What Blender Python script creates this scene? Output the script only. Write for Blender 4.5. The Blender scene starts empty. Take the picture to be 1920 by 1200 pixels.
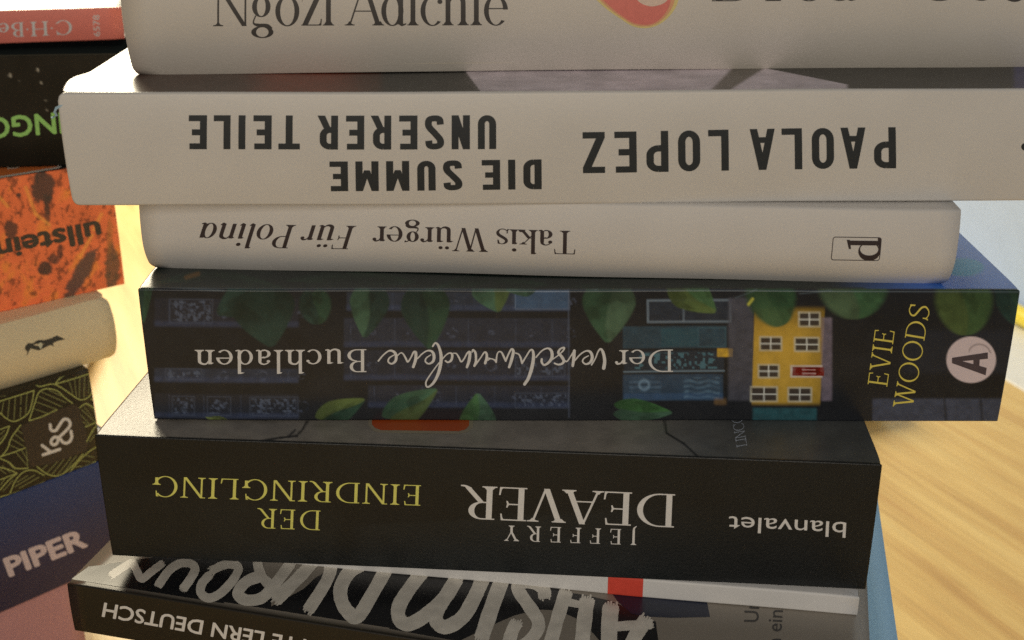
import bpy, math, random
import numpy as np
from mathutils import Vector, Matrix
from mathutils.geometry import delaunay_2d_cdt

S = bpy.context.scene
R = math.radians
ZT = 0.330            # camera height above the table top (table top is z = 0)

# ------------------------------------------------------------------ camera
cam = bpy.data.objects.new('camera', bpy.data.cameras.new('camera'))
S.collection.objects.link(cam)
cam.location = (0, 0, ZT)
cam.rotation_euler = (R(90 - 22.6), 0, 0)
cam.data.sensor_width = 36
cam.data.lens = 42.656
cam.data.clip_start = 0.01
cam.data.clip_end = 50
cam.data.dof.use_dof = True
cam.data.dof.focus_distance = 0.335
cam.data.dof.aperture_fstop = 21
S.camera = cam

# ------------------------------------------------------------------ world and lamps
w = bpy.data.worlds.new('World'); S.world = w; w.use_nodes = True
bg = w.node_tree.nodes['Background']
bg.inputs[0].default_value = (1.0, 0.91, 0.80, 1)
bg.inputs[1].default_value = 0.10

def area(name, loc, target, sx, sy, power, col):
    l = bpy.data.lights.new(name, 'AREA'); l.shape = 'RECTANGLE'; l.size = sx; l.size_y = sy
    l.energy = power; l.color = col
    o = bpy.data.objects.new(name, l); S.collection.objects.link(o)
    o.location = loc
    o.rotation_euler = (Vector(target) - Vector(loc)).to_track_quat('-Z', 'Y').to_euler()
    return o
area('room_lamp', (-0.47, 1.36, 0.73), (-0.1, 0.3, 0.2), 0.55, 0.62, 20, (1.0, 0.88, 0.64))
area('front_fill', (-0.10, -0.90, 0.66), (-0.05, 0.35, 0.2), 0.9, 0.7, 5.2, (1.0, 0.90, 0.765))  # added fill light behind the camera, brightens the spines

S.view_settings.view_transform = 'Standard'
S.view_settings.look = 'None'
S.view_settings.exposure = 0
S.view_settings.gamma = 1
S.view_settings.use_curve_mapping = False
S.render.engine = 'CYCLES'
S.cycles.use_denoising = False
S.cycles.max_bounces = 8

# ------------------------------------------------------------------ colour helpers
def lin(c):
    c = np.asarray(c, float) / 255.0
    return np.where(c <= 0.04045, c / 12.92, ((c + 0.055) / 1.055) ** 2.4)
WHITE = np.array([0.43, 0.365, 0.29])      # the light a spine gets in this room
def alb(c, lim=0.86):                       # printed colour of an ink
    return np.clip(lin(c) / WHITE, 0.002, lim)

_mats = {}
def mat(name, col=None, rough=0.5, spec=0.5, attr=False, tooth=0.0, tooth_scale=900, mottle=0.06, mottle_scale=60, coat=0.0):
    if name in _mats: return _mats[name]
    m = bpy.data.materials.new(name); m.use_nodes = True; _mats[name] = m
    nt = m.node_tree; N = nt.nodes; Lk = nt.links
    b = N['Principled BSDF']
    b.inputs['Roughness'].default_value = rough
    b.inputs['Specular IOR Level'].default_value = spec
    b.inputs['Coat Weight'].default_value = coat
    b.inputs['Coat Roughness'].default_value = 0.12
    tc = N.new('ShaderNodeTexCoord')
    if attr:
        a = N.new('ShaderNodeVertexColor'); a.layer_name = 'Col'; csock = a.outputs['Color']
    else:
        a = N.new('ShaderNodeRGB'); a.outputs[0].default_value = (*[float(x) for x in col], 1); csock = a.outputs[0]
    nz = N.new('ShaderNodeTexNoise'); nz.inputs['Scale'].default_value = mottle_scale; nz.inputs['Detail'].default_value = 6
    Lk.new(tc.outputs['Object'], nz.inputs['Vector'])
    mr = N.new('ShaderNodeMapRange'); mr.inputs['To Min'].default_value = 1 - mottle; mr.inputs['To Max'].default_value = 1 + mottle
    Lk.new(nz.outputs['Fac'], mr.inputs['Value'])
    mx = N.new('ShaderNodeMix'); mx.data_type = 'RGBA'; mx.blend_type = 'MULTIPLY'; mx.inputs['Factor'].default_value = 1
    Lk.new(csock, mx.inputs[6]); Lk.new(mr.outputs[0], mx.inputs[7]); Lk.new(mx.outputs[2], b.inputs['Base Color'])
    rr = N.new('ShaderNodeMapRange'); rr.inputs['To Min'].default_value = rough * 0.85; rr.inputs['To Max'].default_value = rough * 1.15
    Lk.new(nz.outputs['Fac'], rr.inputs['Value']); Lk.new(rr.outputs[0], b.inputs['Roughness'])
    if tooth:
        n2 = N.new('ShaderNodeTexNoise'); n2.inputs['Scale'].default_value = tooth_scale; n2.inputs['Detail'].default_value = 3
        Lk.new(tc.outputs['Object'], n2.inputs['Vector'])
        bp = N.new('ShaderNodeBump'); bp.inputs['Strength'].default_value = tooth; bp.inputs['Distance'].default_value = 0.0002
        Lk.new(n2.outputs['Fac'], bp.inputs['Height']); Lk.new(bp.outputs[0], b.inputs['Normal'])
    return m
def ink(c, rough=0.5, lim=0.86):
    return mat('ink_%02x%02x%02x' % tuple(int(v) for v in c), alb(c, lim), rough, 0.3, mottle=0.12, mottle_scale=700)

# ------------------------------------------------------------------ numpy painting of printed artwork
def _hash(ix, iy, seed):
    h = (ix.astype(np.int64) * 374761393 + iy.astype(np.int64) * 668265263 + seed * 982451653) & 0x7fffffff
    h = ((h ^ (h >> 13)) * 1274126177) & 0x7fffffff
    return ((h ^ (h >> 16)) & 0xffff) / 65535.0
def vnoise(x, y, seed=0):
    x0 = np.floor(x); y0 = np.floor(y); fx = x - x0; fy = y - y0
    fx = fx * fx * (3 - 2 * fx); fy = fy * fy * (3 - 2 * fy)
    a = _hash(x0, y0, seed); b = _hash(x0 + 1, y0, seed); c = _hash(x0, y0 + 1, seed); d = _hash(x0 + 1, y0 + 1, seed)
    return (a * (1 - fx) + b * fx) * (1 - fy) + (c * (1 - fx) + d * fx) * fy
def fbm(x, y, seed=0, o=4):
    v = 0; a = 0.5; t = 0
    for i in range(o):
        v = v + a * vnoise(x * 2 ** i, y * 2 ** i, seed + i); t += a; a *= 0.5
    return v / t
def sm(e0, e1, x):
    t = np.clip((x - e0) / (e1 - e0), 0, 1); return t * t * (3 - 2 * t)
def over(C, m, col):
    col = np.asarray(col, float)
    C[...] = C * (1 - m[:, None]) + col * m[:, None]
def rect(U, V, x0, y0, x1, y1, soft=1.5):
    return sm(x0 - soft, x0 + soft, U) * sm(-x1 - soft, -x1 + soft, -U) * sm(y0 - soft, y0 + soft, V) * sm(-y1 - soft, -y1 + soft, -V)
def frame(U, V, x0, y0, x1, y1, wd=2, soft=1.2):
    return np.clip(rect(U, V, x0, y0, x1, y1, soft) - rect(U, V, x0 + wd, y0 + wd, x1 - wd, y1 - wd, soft), 0, 1)
def seg(U, V, x0, y0, x1, y1, wd, soft=1.0):
    dx, dy = x1 - x0, y1 - y0; l2 = dx * dx + dy * dy
    t = np.clip(((U - x0) * dx + (V - y0) * dy) / l2, 0, 1)
    d = np.hypot(U - x0 - t * dx, V - y0 - t * dy)
    return 1 - sm(wd / 2 - soft, wd / 2 + soft, d)
def leaf(C, U, V, cx, cy, ln, wd, ang, c1, c2, seed=0, a=1.0, gain=1.0, egg=False):
    """a heart-shaped ivy leaf, tip towards ang, lobes at the stalk, one half lighter"""
    ca, sa = math.cos(R(ang)), math.sin(R(ang))
    x = ((U - cx) * ca + (V - cy) * sa) / ln; y = (-(U - cx) * sa + (V - cy) * ca) / wd
    u = x + 0.5
    v_ = np.clip((u + .10) / .40, 0, 1); w_ = np.clip((u - .30) / .70, 0, 1)
    prof = np.where((u > -.1) & (u < 1), 1, -1) * .001 + np.where(u < .30, .5 * np.sqrt(np.clip(1 - (1 - v_) ** 2, 0, 1)), .5 * (1 - w_ ** 1.25) * (1 + .18 * w_)) * (u > -.10) * (u < 1)
    if egg: prof = .5 * np.sqrt(np.clip(1 - ((u - .42) / .54) ** 2, 0, 1)) * (1 - .25 * np.clip(u - .4, 0, 1))
    notch = 0.13 * np.exp(-(np.abs(y) / 0.12))
    inside = sm(-0.07 if egg else -0.03, 0.07 if egg else 0.03, prof - np.abs(y)) * sm(-0.02, 0.03, u + 0.09 - notch) * sm(-.98, -.93, -u)
    n = fbm(x * 5 + seed, y * 5, seed, 4)
    side = sm(-0.04, 0.04, y + 0.05 * np.sin(x * 6 + seed))
    vein = np.exp(-((y) / 0.02) ** 2) * 0.5 * inside + 0.22 * np.clip(np.cos((np.abs(y) * 1.3 - x) * 26), 0.6, 1) * 0.6
    blot = sm(.52, .70, fbm(x * 3 + seed * 3, y * 3, seed + 5, 3))
    col = np.asarray(c1)[None] * (1 - side[:, None]) + np.asarray(c2)[None] * side[:, None]
    col = col * gain * (1 - .35 * blot[:, None]) * (.55 + .55 * sm(-.6, .5, x)[:, None])
    col = col * (0.62 + 0.6 * n[:, None]) * (1 + 0.18 * vein[:, None])
    m = inside * a
    C[...] = C * (1 - m[:, None]) + col * m[:, None]

# ------------------------------------------------------------------ flat drawing to mesh on a panel
def union(quads, cuts=None):
    """union of overlapping polygons -> verts, faces (2D)"""
    V = []; E = []; polys = []
    for q in quads:
        q = [(float(p[0]), float(p[1])) for p in q]
        a = sum(q[i][0] * q[(i + 1) % len(q)][1] - q[(i + 1) % len(q)][0] * q[i][1] for i in range(len(q)))
        if abs(a) < 1e-10: continue
        polys.append(q); o = len(V); n = len(q)
        V += [Vector(p) for p in q]; E += [(o + i, o + (i + 1) % n) for i in range(n)]
    if not V: return [], []
    x0 = min(v.x for v in V); x1 = max(v.x for v in V); y0 = min(v.y for v in V); y1 = max(v.y for v in V)
    if cuts:
        n = max(1, int(math.ceil((y1 - y0) / cuts)))
        for i in range(1, n):
            y = y0 + (y1 - y0) * i / n; o = len(V)
            E.append((o, o + 1)); V += [Vector((x0 - .01, y)), Vector((x1 + .01, y))]
    r = delaunay_2d_cdt(V, E, [], 0, 1e-6 * max(x1 - x0, y1 - y0))
    P = np.array([(v.x, v.y) for v in r[0]]); F = np.array([tuple(f) for f in r[2]])
    c = P[F].mean(1); keep = np.zeros(len(F), bool)
    for q in polys:
        q = np.array(q); lo, hi = q.min(0), q.max(0)
        k = np.where(~keep & (c[:, 0] > lo[0]) & (c[:, 0] < hi[0]) & (c[:, 1] > lo[1]) & (c[:, 1] < hi[1]))[0]
        if not len(k): continue
        x, y = c[k, 0], c[k, 1]; ins = np.zeros(len(k), bool)
        for i in range(len(q)):
            (xa, ya), (xb, yb) = q[i], q[(i + 1) % len(q)]
            if ya == yb: continue
            ins ^= ((ya > y) != (yb > y)) & (x < (xb - xa) * (y - ya) / (yb - ya) + xa)
        keep[k] |= ins
    return [tuple(p) for p in P], [tuple(f) for f in F[keep]]

def catmull(P, n=8, closed=False):
    P = [np.array(p, float) for p in P]
    if closed: Q = [P[-1]] + P + [P[0], P[1]]
    else: Q = [2 * P[0] - P[1]] + P + [2 * P[-1] - P[-2]]
    out = []
    for i in range(1, len(Q) - 2):
        a, b, c, d = Q[i - 1:i + 3]
        for k in range(n):
            t = k / n
            out.append(0.5 * (2 * b + (c - a) * t + (2 * a - 5 * b + 4 * c - d) * t * t + (3 * b - a - 3 * c + d) * t ** 3))
    if not closed: out.append(Q[-2])
    return out
def ribbon(P, W, cap=True):
    """stroke along P (list of 2D) of full widths W -> quads"""
    P = [np.array(p, float) for p in P]
    if not hasattr(W, '__len__'): W = [W] * len(P)
    q = []; prev = None
    for i, p in enumerate(P):
        d = P[min(i + 1, len(P) - 1)] - P[max(i - 1, 0)]
        d = d / (np.linalg.norm(d) + 1e-12); n = np.array([-d[1], d[0]]) * W[i] / 2
        cur = (p + n, p - n)
        if prev is not None: q.append([prev[0], prev[1], cur[1], cur[0]])
        prev = cur
    if cap:
        for i in (0, -1):
            q.append([P[i] + W[i] / 2 * np.array([math.cos(a), math.sin(a)]) for a in np.linspace(0, 2 * math.pi, 12, endpoint=False)])
    return q

# ---- a roman letter drawn from stems, hairlines, bowls and serifs
class Pen:
    def __init__(s, T, t, sw=1.0): s.T, s.t, s.sw, s.q = T, t, sw, []
    def stem(s, x, y0, y1, w=None):
        w = (w or s.T) / 2; s.q.append([(x - w, y0), (x + w, y0), (x + w, y1), (x - w, y1)])
    def diag(s, x0, y0, x1, y1, w=None):
        w = (w or s.T) / 2; s.q.append([(x0 - w, y0), (x0 + w, y0), (x1 + w, y1), (x1 - w, y1)])
    def bar(s, x0, x1, y, h=None):
        h = (h or s.t) / 2; s.q.append([(x0, y - h), (x1, y - h), (x1, y + h), (x0, y + h)])
    def serif(s, x, y, w, d, sw=None):
        if not s.sw: return
        w *= s.sw; t = s.t * 0.9; k = (sw or s.T) / 2
        s.q.append([(x - w / 2, y), (x + w / 2, y), (x + w / 2, y + d * t), (x - w / 2, y + d * t)])
        a = min(w * 0.30, w / 2); 
        s.q.append([(x - w * 0.40, y + d * t * .9), (x + w * 0.40, y + d * t * .9), (x + (k + w * .13) , y + d * (t + .022)), (x - (k + w * .13), y + d * (t + .022))])
        s.q.append([(x - (k + w * .13), y + d * (t + .02)), (x + (k + w * .13), y + d * (t + .02)), (x + k, y + d * (t + .075)), (x - k, y + d * (t + .075))])
    def wedge(s, x, y, h, d):      # upright serif on the end of an arm
        if not s.sw: return
        s.q.append([(x, y), (x - s.t * 1.2, y), (x - s.t * .4, y + h * d), (x + s.t * .5, y + h * d)])
        s.q.append([(x - .09, y), (x, y), (x - s.t * .1, y + h * .5 * d)])
    def ring(s, cx, cy, rx, ry, a0=0, a1=360, T=None, t=None):
        T = T or s.T; t = t or s.t; n = max(6, int(abs(a1 - a0) / 9))
        A = np.radians(np.linspace(a0, a1, n + 1))
        o = [(cx + rx * math.cos(a), cy + ry * math.sin(a)) for a in A]
        i = [(cx + (rx - T) * math.cos(a), cy + (ry - t) * math.sin(a)) for a in A]
        for k in range(n): s.q.append([o[k], o[k + 1], i[k + 1], i[k]])
    def dot(s, x, y, r):
        s.q.append([(x + r * math.cos(a), y + r * math.sin(a)) for a in np.linspace(0, 2 * math.pi, 14, endpoint=False)])
    def curve(s, P, W, n=8):
        n0 = len(P); PP = catmull(P, n); ww = np.interp(np.linspace(0, n0 - 1, len(PP)), range(n0), W)
        s.q += ribbon(PP, list(ww), False)

def roman(c, T, t, it=False, sw=1.0, xh=0.62):
    p = Pen(T, t, sw); adv = 0.6; X = xh; h = T / 2
    if c == 'A':
        p.diag(.06, 0, .36, 1.0, t * 1.35); p.diag(.68, 0, .38, 1.02); p.bar(.16, .58, .34); p.serif(.06, 0, .25, 1, t); p.serif(.68, 0, .30, 1); adv = .74
    elif c == 'B':
        p.stem(.14, 0, 1); p.bar(.02, .32, 1 - t / 2); p.bar(.02, .34, t / 2); p.bar(.14, .34, .53); p.ring(.30, .76, .24, .24, -90, 90); p.ring(.32, .265, .29, .265, -90, 90); adv = .68
    elif c in 'CG':
        p.ring(.44, .5, .42, .52, 42, 318); p.wedge(.745, .99, .28, -1)
        if c == 'C': p.curve([(.745, .155), (.77, .22)], [t, t * .8]); adv = .84
        else: p.stem(.74, .06, .42); p.serif(.74, .42, .28, -1); adv = .90
    elif c == 'D':
        p.stem(.14, 0, 1); p.bar(.02, .36, 1 - t / 2); p.bar(.02, .36, t / 2); p.ring(.34, .5, .48, .5, -90, 90); adv = .88
    elif c in 'EFL':
        p.stem(.14, 0, 1)
        if c != 'L': p.bar(.02, .56, 1 - t / 2); p.wedge(.56, 1, .2, -1); p.bar(.14, .44, .51); p.wedge(.44, .51, .10, 1); p.wedge(.44, .51, .10, -1)
        else: p.serif(.14, 1, .3, -1)
        if c != 'F': p.bar(.02, .60, t / 2); p.wedge(.60, 0, .24, 1)
        else: p.serif(.14, 0, .32, 1)
        adv = .64 if c == 'E' else (.58 if c == 'F' else .62)
    elif c == 'H':
        for x in (.15, .71): p.stem(x, 0, 1); p.serif(x, 0, .3, 1); p.serif(x, 1, .3, -1)
        p.bar(.15, .71, .52); adv = .86
    elif c == 'I': p.stem(.16, 0, 1); p.serif(.16, 0, .31, 1); p.serif(.16, 1, .31, -1); adv = .32
    elif c == 'J': p.stem(.17, .08, 1); p.serif(.17, 1, .31, -1); p.curve([(.17, .12), (.15, -.08), (.02, -.22)], [T, T * .75, t]); adv = .34
    elif c == 'N':
        p.stem(.13, 0, 1, t * 1.5); p.stem(.72, 0, 1, t * 1.5); p.diag(.12, 1, .70, 0); p.serif(.13, 0, .26, 1, t); p.serif(.72, 1, .26, -1, t); p.bar(.0, .16, 1 - t / 2); adv = .84
    elif c == 'O': p.ring(.46, .5, .44, .52); adv = .92
    elif c in 'PR':
        p.stem(.14, 0, 1); p.bar(.02, .30, 1 - t / 2); p.ring(.30, .735, .28, .265, -90, 90); p.bar(.14, .32, .485); p.serif(.14, 0, .32, 1); adv = .62
        if c == 'R':
            p.diag(.30, .5, .60, .06); p.curve([(.56, .1), (.66, .015), (.76, .0)], [T * .9, t * 1.5, t]); adv = .72
    elif c == 'S':
        p.curve([(.56, .76), (.52, .93), (.33, .995), (.14, .88), (.13, .70), (.33, .54), (.52, .39), (.57, .2), (.43, .03), (.25, .0), (.09, .1), (.06, .26)], [t, t, t, T * .8, T * .95, T, T, T * .9, t * 1.2, t, t, t]); p.wedge(.58, .99, .26, -1); p.wedge(.075, .0, .26, 1); adv = .66
    elif c == 'T':
        p.stem(.36, 0, 1); p.bar(.03, .69, 1 - t / 2); p.wedge(.69, 1, .22, -1)
        p.q.append([(.03, 1), (.03 + t, 1), (.03 + t * .6, .78), (.03 - t * .4, .78)]); p.q.append([(.03, 1), (.12, 1), (.035, .9)]); p.serif(.36, 0, .34, 1); adv = .72
    elif c in 'VY':
        b = 0 if c == 'V' else .42
        p.diag(.10, 1, .38, b); p.diag(.66, 1, .40, b, t * 1.35); p.serif(.10, 1, .3, -1); p.serif(.66, 1, .25, -1, t)
        if c == 'Y': p.stem(.385, 0, b + .05); p.serif(.385, 0, .33, 1)
        adv = .74
    elif c == 'W':
        p.diag(.09, 1, .33, 0); p.diag(.53, .94, .345, 0, t * 1.35); p.diag(.52, 1, .76, 0); p.diag(1.0, 1, .775, 0, t * 1.35)
        p.serif(.09, 1, .29, -1); p.serif(.52, 1, .27, -1); p.serif(1.0, 1, .24, -1, t); adv = 1.08
    elif c == 'a' and not it:
        p.stem(.37, .06, X - .16); p.curve([(.09, X - .13), (.14, X - .04), (.26, X), (.36, X - .07), (.37, X - .18)], [t, t, t * 1.2, T * .8, T]); p.dot(.105, X - .13, T * .55)
        p.ring(.225, .165, .19, .175, 60, 300); p.curve([(.37, X * .58), (.3, X * .54), (.2, .33)], [t, t, t * 1.3]); p.curve([(.37, .1), (.40, .02), (.49, .03)], [T, T * .6, t]); p.curve([(.37, .12), (.3, .02), (.2, 0)], [t, t, t]); adv = .52
    elif c in 'adq' :
        p.ring(.26, X / 2, .24, X / 2 + .015); top = 1.04 if c == 'd' else X
        p.stem(.44, .02, top)
        if c == 'd' or not it: p.q.append([(.44 - h, top), (.44 - h - .11, top - .05), (.44 - h, top - .075)])
        p.curve([(.44, .06), (.47, .01), (.56, .04)], [T, T * .5, t]); adv = .58
    elif c == 'b':
        p.stem(.13, 0, 1.04); p.ring(.31, X / 2, .25, X / 2 + .015); p.q.append([(.13 - h, 1.04), (.02, 1.0), (.13 - h, .97)]); adv = .60
    elif c == 'c':
        p.ring(.28, X / 2, .26, X / 2 + .015, 50, 315); p.dot(.44, X - .13, T * .52); adv = .50
    elif c == 'e':
        p.ring(.28, X / 2, .26, X / 2 + .015, 4, 318); p.bar(.05, .53, X * .57, t); adv = .55
    elif c == 'g':
        p.ring(.24, X * .66, .20, X * .36); p.curve([(.36, X * .93), (.44, X + .0), (.5, X - .01)], [t, t * 1.4, T * .7])
        p.curve([(.12, X * .36), (.07, .08), (.16, .02), (.36, .0), (.46, -.08)], [t, t * 1.2, T * .7, T * .9, T * .7]); p.ring(.26, -.15, .24, .145); adv = .54
    elif c in 'hn':
        top = 1.04 if c == 'h' else X
        p.stem(.13, 0, top); p.stem(.46, 0, X - .18); p.q.append([(.13 - h, top), (.01, top - .05), (.13 - h, top - .075)])
        p.curve([(.15, X - .17), (.24, X - .02), (.35, X - .005), (.445, X - .08), (.46, X - .2)], [t, t * 1.3, T * .7, T, T])
        if not it: p.serif(.13, 0, .29, 1); p.serif(.46, 0, .29, 1)
        else: p.curve([(.46, .08), (.49, .0), (.57, .07)], [T, T * .6, t])
        adv = .62
    elif c in 'iıl':
        top = 1.04 if c == 'l' else X
        p.stem(.14, 0, top); p.q.append([(.14 - h, top), (.02, top - .05), (.14 - h, top - .075)])
        if not it: p.serif(.14, 0, .29, 1)
        else: p.curve([(.14, .08), (.17, .0), (.25, .07)], [T, T * .6, t])
        if c == 'i': p.dot(.13, .87, T * .60)
        adv = .30
    elif c == 'k':
        p.stem(.13, 0, 1.04); p.q.append([(.13 - h, 1.04), (.01, .99), (.13 - h, .965)]); p.diag(.17, .24, .45, X - .02, t * 1.3); p.serif(.45, X, .24, -1, t); p.diag(.25, .36, .50, 0); p.serif(.13, 0, .29, 1); p.serif(.51, 0, .26, 1); adv = .60
    elif c == 'o': p.ring(.28, X / 2, .26, X / 2 + .015); adv = .56
    elif c == 'p':
        p.stem(.13, -.32, X); p.ring(.31, X / 2, .26, X / 2 + .015); p.serif(.13, -.32, .3, 1); p.q.append([(.13 - h, X), (.01, X - .05), (.13 - h, X - .075)]); adv = .62
    elif c == 'r':
        p.stem(.13, 0, X); p.q.append([(.13 - h, X), (.01, X - .05), (.13 - h, X - .075)])
        p.curve([(.15, X - .2), (.22, X - .05), (.33, X - .01), (.38, X - .06)], [t, t * 1.3, t * 1.8, T * .7]); p.dot(.37, X - .085, T * .52)
        if not it: p.serif(.13, 0, .30, 1)
        adv = .43
    elif c == 's':
        p.curve([(.34, X * .75), (.30, X * .95), (.2, X), (.09, X * .88), (.09, X * .7), (.21, X * .53), (.33, X * .38), (.36, X * .2), (.28, X * .02), (.17, 0), (.07, X * .1), (.045, X * .28)], [t, t, t, T * .7, T * .85, T * .9, T * .9, T * .75, t, t, t, t]); p.wedge(.355, X, X * .28, -1); p.wedge(.06, 0, X * .28, 1); adv = .43
    elif c in 'uü':
        p.stem(.14, .16, X); p.stem(.46, .02, X); p.curve([(.14, .2), (.155, .06), (.26, -.005), (.37, .03), (.45, .15)], [T, T, T * .7, t * 1.3, t])
        for x in (.14, .46): p.q.append([(x - h, X), (x - h - .10, X - .045), (x - h, X - .07)])
        p.curve([(.46, .06), (.49, .01), (.57, .03)], [T, T * .5, t])
        if c == 'ü': p.dot(.19, .86, T * .55); p.dot(.40, .86, T * .55)
        adv = .62
    elif c == 'z':
        p.bar(.05, .45, X - t / 2); p.bar(.04, .47, t / 2); p.diag(.11, 0, .40, X, T * 1.15); p.wedge(.47, 0, .16, 1); p.q.append([(.05, X), (.05 + t, X), (.05, X - .15)]); adv = .50
    elif c == '·': p.dot(.12, .5, .055); adv = .24
    elif c == ' ': adv = .27
    return p.q, adv

def condensed(c, wt):
    """narrow rounded poster capitals drawn with one heavy stroke"""
    h = wt / 2; q = []; W = .46; l, r, b, t = h, W - h, h, 1 - h; adv = W + .20
    def S_(P): q.extend(ribbon(P, wt, False))
    def sq(x0, y0, x1, y1): q.append([(x0, y0), (x1, y0), (x1, y1), (x0, y1)])
    def arc(cx, cy, rx, ry, a0, a1): return [(cx + rx * math.cos(R(a)), cy + ry * math.sin(R(a))) for a in np.linspace(a0, a1, 12)]
    if c == 'I': sq(0, 0, wt, 1); adv = wt + .20
    elif c == 'L': sq(0, 0, wt, 1); sq(0, 0, W * .92, wt); adv = W * .92 + .17
    elif c == 'E': sq(0, 0, wt, 1); sq(0, 0, W, wt); sq(0, 1 - wt, W * .95, 1); sq(0, .5 - h, W * .82, .5 + h); adv = W + .2
    elif c == 'T': sq(W / 2 - h + .02, 0, W / 2 + h + .02, 1); sq(-.02, 1 - wt, W + .06, 1); adv = W + .23
    elif c == 'D': sq(0, 0, wt, 1); S_([(h, b), (W * .45, b)] + arc(W * .45, b + .2, r - W * .45, .2, -90, 0) + arc(W * .45, t - .2, r - W * .45, .2, 0, 90) + [(W * .45, t), (h, t)])
    elif c in 'PR':
        m = .42; sq(0, 0, wt, 1); S_([(h, m + 0)] + [(W * .45, m)] + arc(W * .45, m + .17, r - W * .45, .17, -90, 0) + arc(W * .45, t - .17, r - W * .45, .17, 0, 90) + [(W * .45, t), (h, t)])
        if c == 'R': q.append([(W * .36, m), (W * .36 + wt, m), (W + .06, 0), (W + .06 - wt * 1.1, 0)]); adv = W + .22
    elif c == 'U': S_([(l, 1), (l, .3)] + arc(W / 2, .26, W / 2 - h, .26 - h, 180, 360) + [(r, .3), (r, 1)])
    elif c == 'O': S_([(l, .5)] + arc(W / 2, .28, W / 2 - h, .28 - h, 180, 360) + [(r, .5)] + arc(W / 2, .72, W / 2 - h, .28 - h, 0, 180) + [(l, .5), (l, .45)])
    elif c == 'N': sq(0, 0, wt, 1); sq(W - wt, 0, W, 1); q.append([(0, 1), (wt * 1.0, 1), (W, 0), (W - wt, 0)])
    elif c == 'M':
        W2 = W + .12; sq(0, 0, wt, 1); sq(W2 - wt, 0, W2, 1); q.append([(0, 1), (wt, 1), (W2 / 2 + h * .8, .3), (W2 / 2 - h * .8, .3)]); q.append([(W2 - wt, 1), (W2, 1), (W2 / 2 + h * .8, .3), (W2 / 2 - h * .8, .3)]); adv = W2 + .19
    elif c == 'A':
        q.append([(-.03, 0), (-.03 + wt, 0), (W / 2 + h, 1), (W / 2 - h, 1)]); q.append([(W + .03 - wt, 0), (W + .03, 0), (W / 2 + h, 1), (W / 2 - h, 1)]); sq(.1, .2, W - .1, .2 + wt * .9); adv = W + .17
    elif c == 'Z': sq(0, 0, W, wt); sq(0, 1 - wt, W, 1); q.append([(0, wt * .9), (wt * 1.15, wt * .9), (W, 1 - wt * .9), (W - wt * 1.15, 1 - wt * .9)])
    elif c == 'S':
        P = catmull([(r + .005, .74), (r - .02, .88), (W / 2, t + .0), (l + .01, .87), (l, .72), (W / 2 - .02, .54), (r, .32), (r - .01, .13), (W / 2, b), (l + .02, .12), (l - .005, .27)], 6); q.extend(ribbon(P, wt, False))
    elif c == ' ': adv = .30
    return q, adv

_caph = []
def builtin(text, off=0.0, spacing=1.0, cuts=None):
    """glyph shapes of Blender's built-in sans, cap height 1; off > 0 makes them bolder"""
    def raw(tx):
        cu = bpy.data.curves.new('letters', 'FONT'); cu.body = tx; cu.resolution_u = 3; cu.space_character = spacing
        ob = bpy.data.objects.new('letters', cu); S.collection.objects.link(ob)
        me = ob.to_mesh()
        v = [(p.co.x, p.co.y) for p in me.vertices]; f = [tuple(p.vertices) for p in me.polygons]
        ob.to_mesh_clear(); bpy.data.objects.remove(ob); bpy.data.curves.remove(cu)
        return v, f
    if not _caph: _caph.append(max(p[1] for p in raw('H')[0]))
    v, f = raw(text); k = 1 / _caph[0]; v = [(x * k, y * k) for x, y in v]
    if not off and not cuts: return v, f
    par = list(range(len(v)))
    def find(i):
        while par[i] != i: par[i] = par[par[i]]; i = par[i]
        return i
    for q in f:
        for i in q[1:]: par[find(i)] = find(q[0])
    parts = {}
    for q in f: parts.setdefault(find(q[0]), []).append(q)
    V, F = [], []
    for g in parts.values():
        sh = [(0, 0)] if not off else [(off * math.cos(a), off * math.sin(a)) for a in np.linspace(0, 2 * math.pi, 8, endpoint=False)] + [(0, 0)]
        pv, pf = union([[(v[i][0] + dx, v[i][1] + dy) for i in q] for q in g for dx, dy in sh], cuts)
        o = len(V); V += pv; F += [tuple(i + o for i in q) for q in pf]
    return V, F

def text_shape(text, style, **kw):
    """verts, faces and natural width of a line of writing, cap height 1"""
    if style == 'sans':
        v, f = builtin(text, kw.get('bold', 0), kw.get('spacing', 1), kw.get('cuts'))
    else:
        v, f, x = [], [], 0; sp = kw.get('spacing', 0)
        for c in text:
            if style == 'roman': q, adv = roman(c, kw.get('T', .13), kw.get('t', .035), kw.get('it', False), kw.get('sw', 1.0), kw.get('xh', .62))
            else: q, adv = condensed(c, kw['wt'])
            if q:
                gv, gf = union(q, kw.get('cuts'))
                o = len(v)
                sh = .22 if kw.get('it') else 0
                v += [(px + x + sh * py, py) for px, py in gv]; f += [tuple(i + o for i in g) for g in gf]
            x += adv + sp
    x0 = min(p[0] for p in v); x1 = max(p[0] for p in v)
    return [(px - x0, py) for px, py in v], f, x1 - x0

# ------------------------------------------------------------------ books
def sheetmap(H):            # printing sheet -> panel coordinates in metres
    Hi = np.linalg.inv(np.array(H, float).reshape(3, 3))
    def f(pts):
        p = np.c_[np.asarray(pts, float), np.ones(len(pts))] @ Hi.T
        return p[:, :2] / p[:, 2:]
    return f
def sheetinv(H):
    H = np.array(H, float).reshape(3, 3)
    def f(s, t):
        p = np.c_[s, t, np.ones(len(s))] @ H.T
        return p[:, 0] / p[:, 2], p[:, 1] / p[:, 2]
    return f
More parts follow.
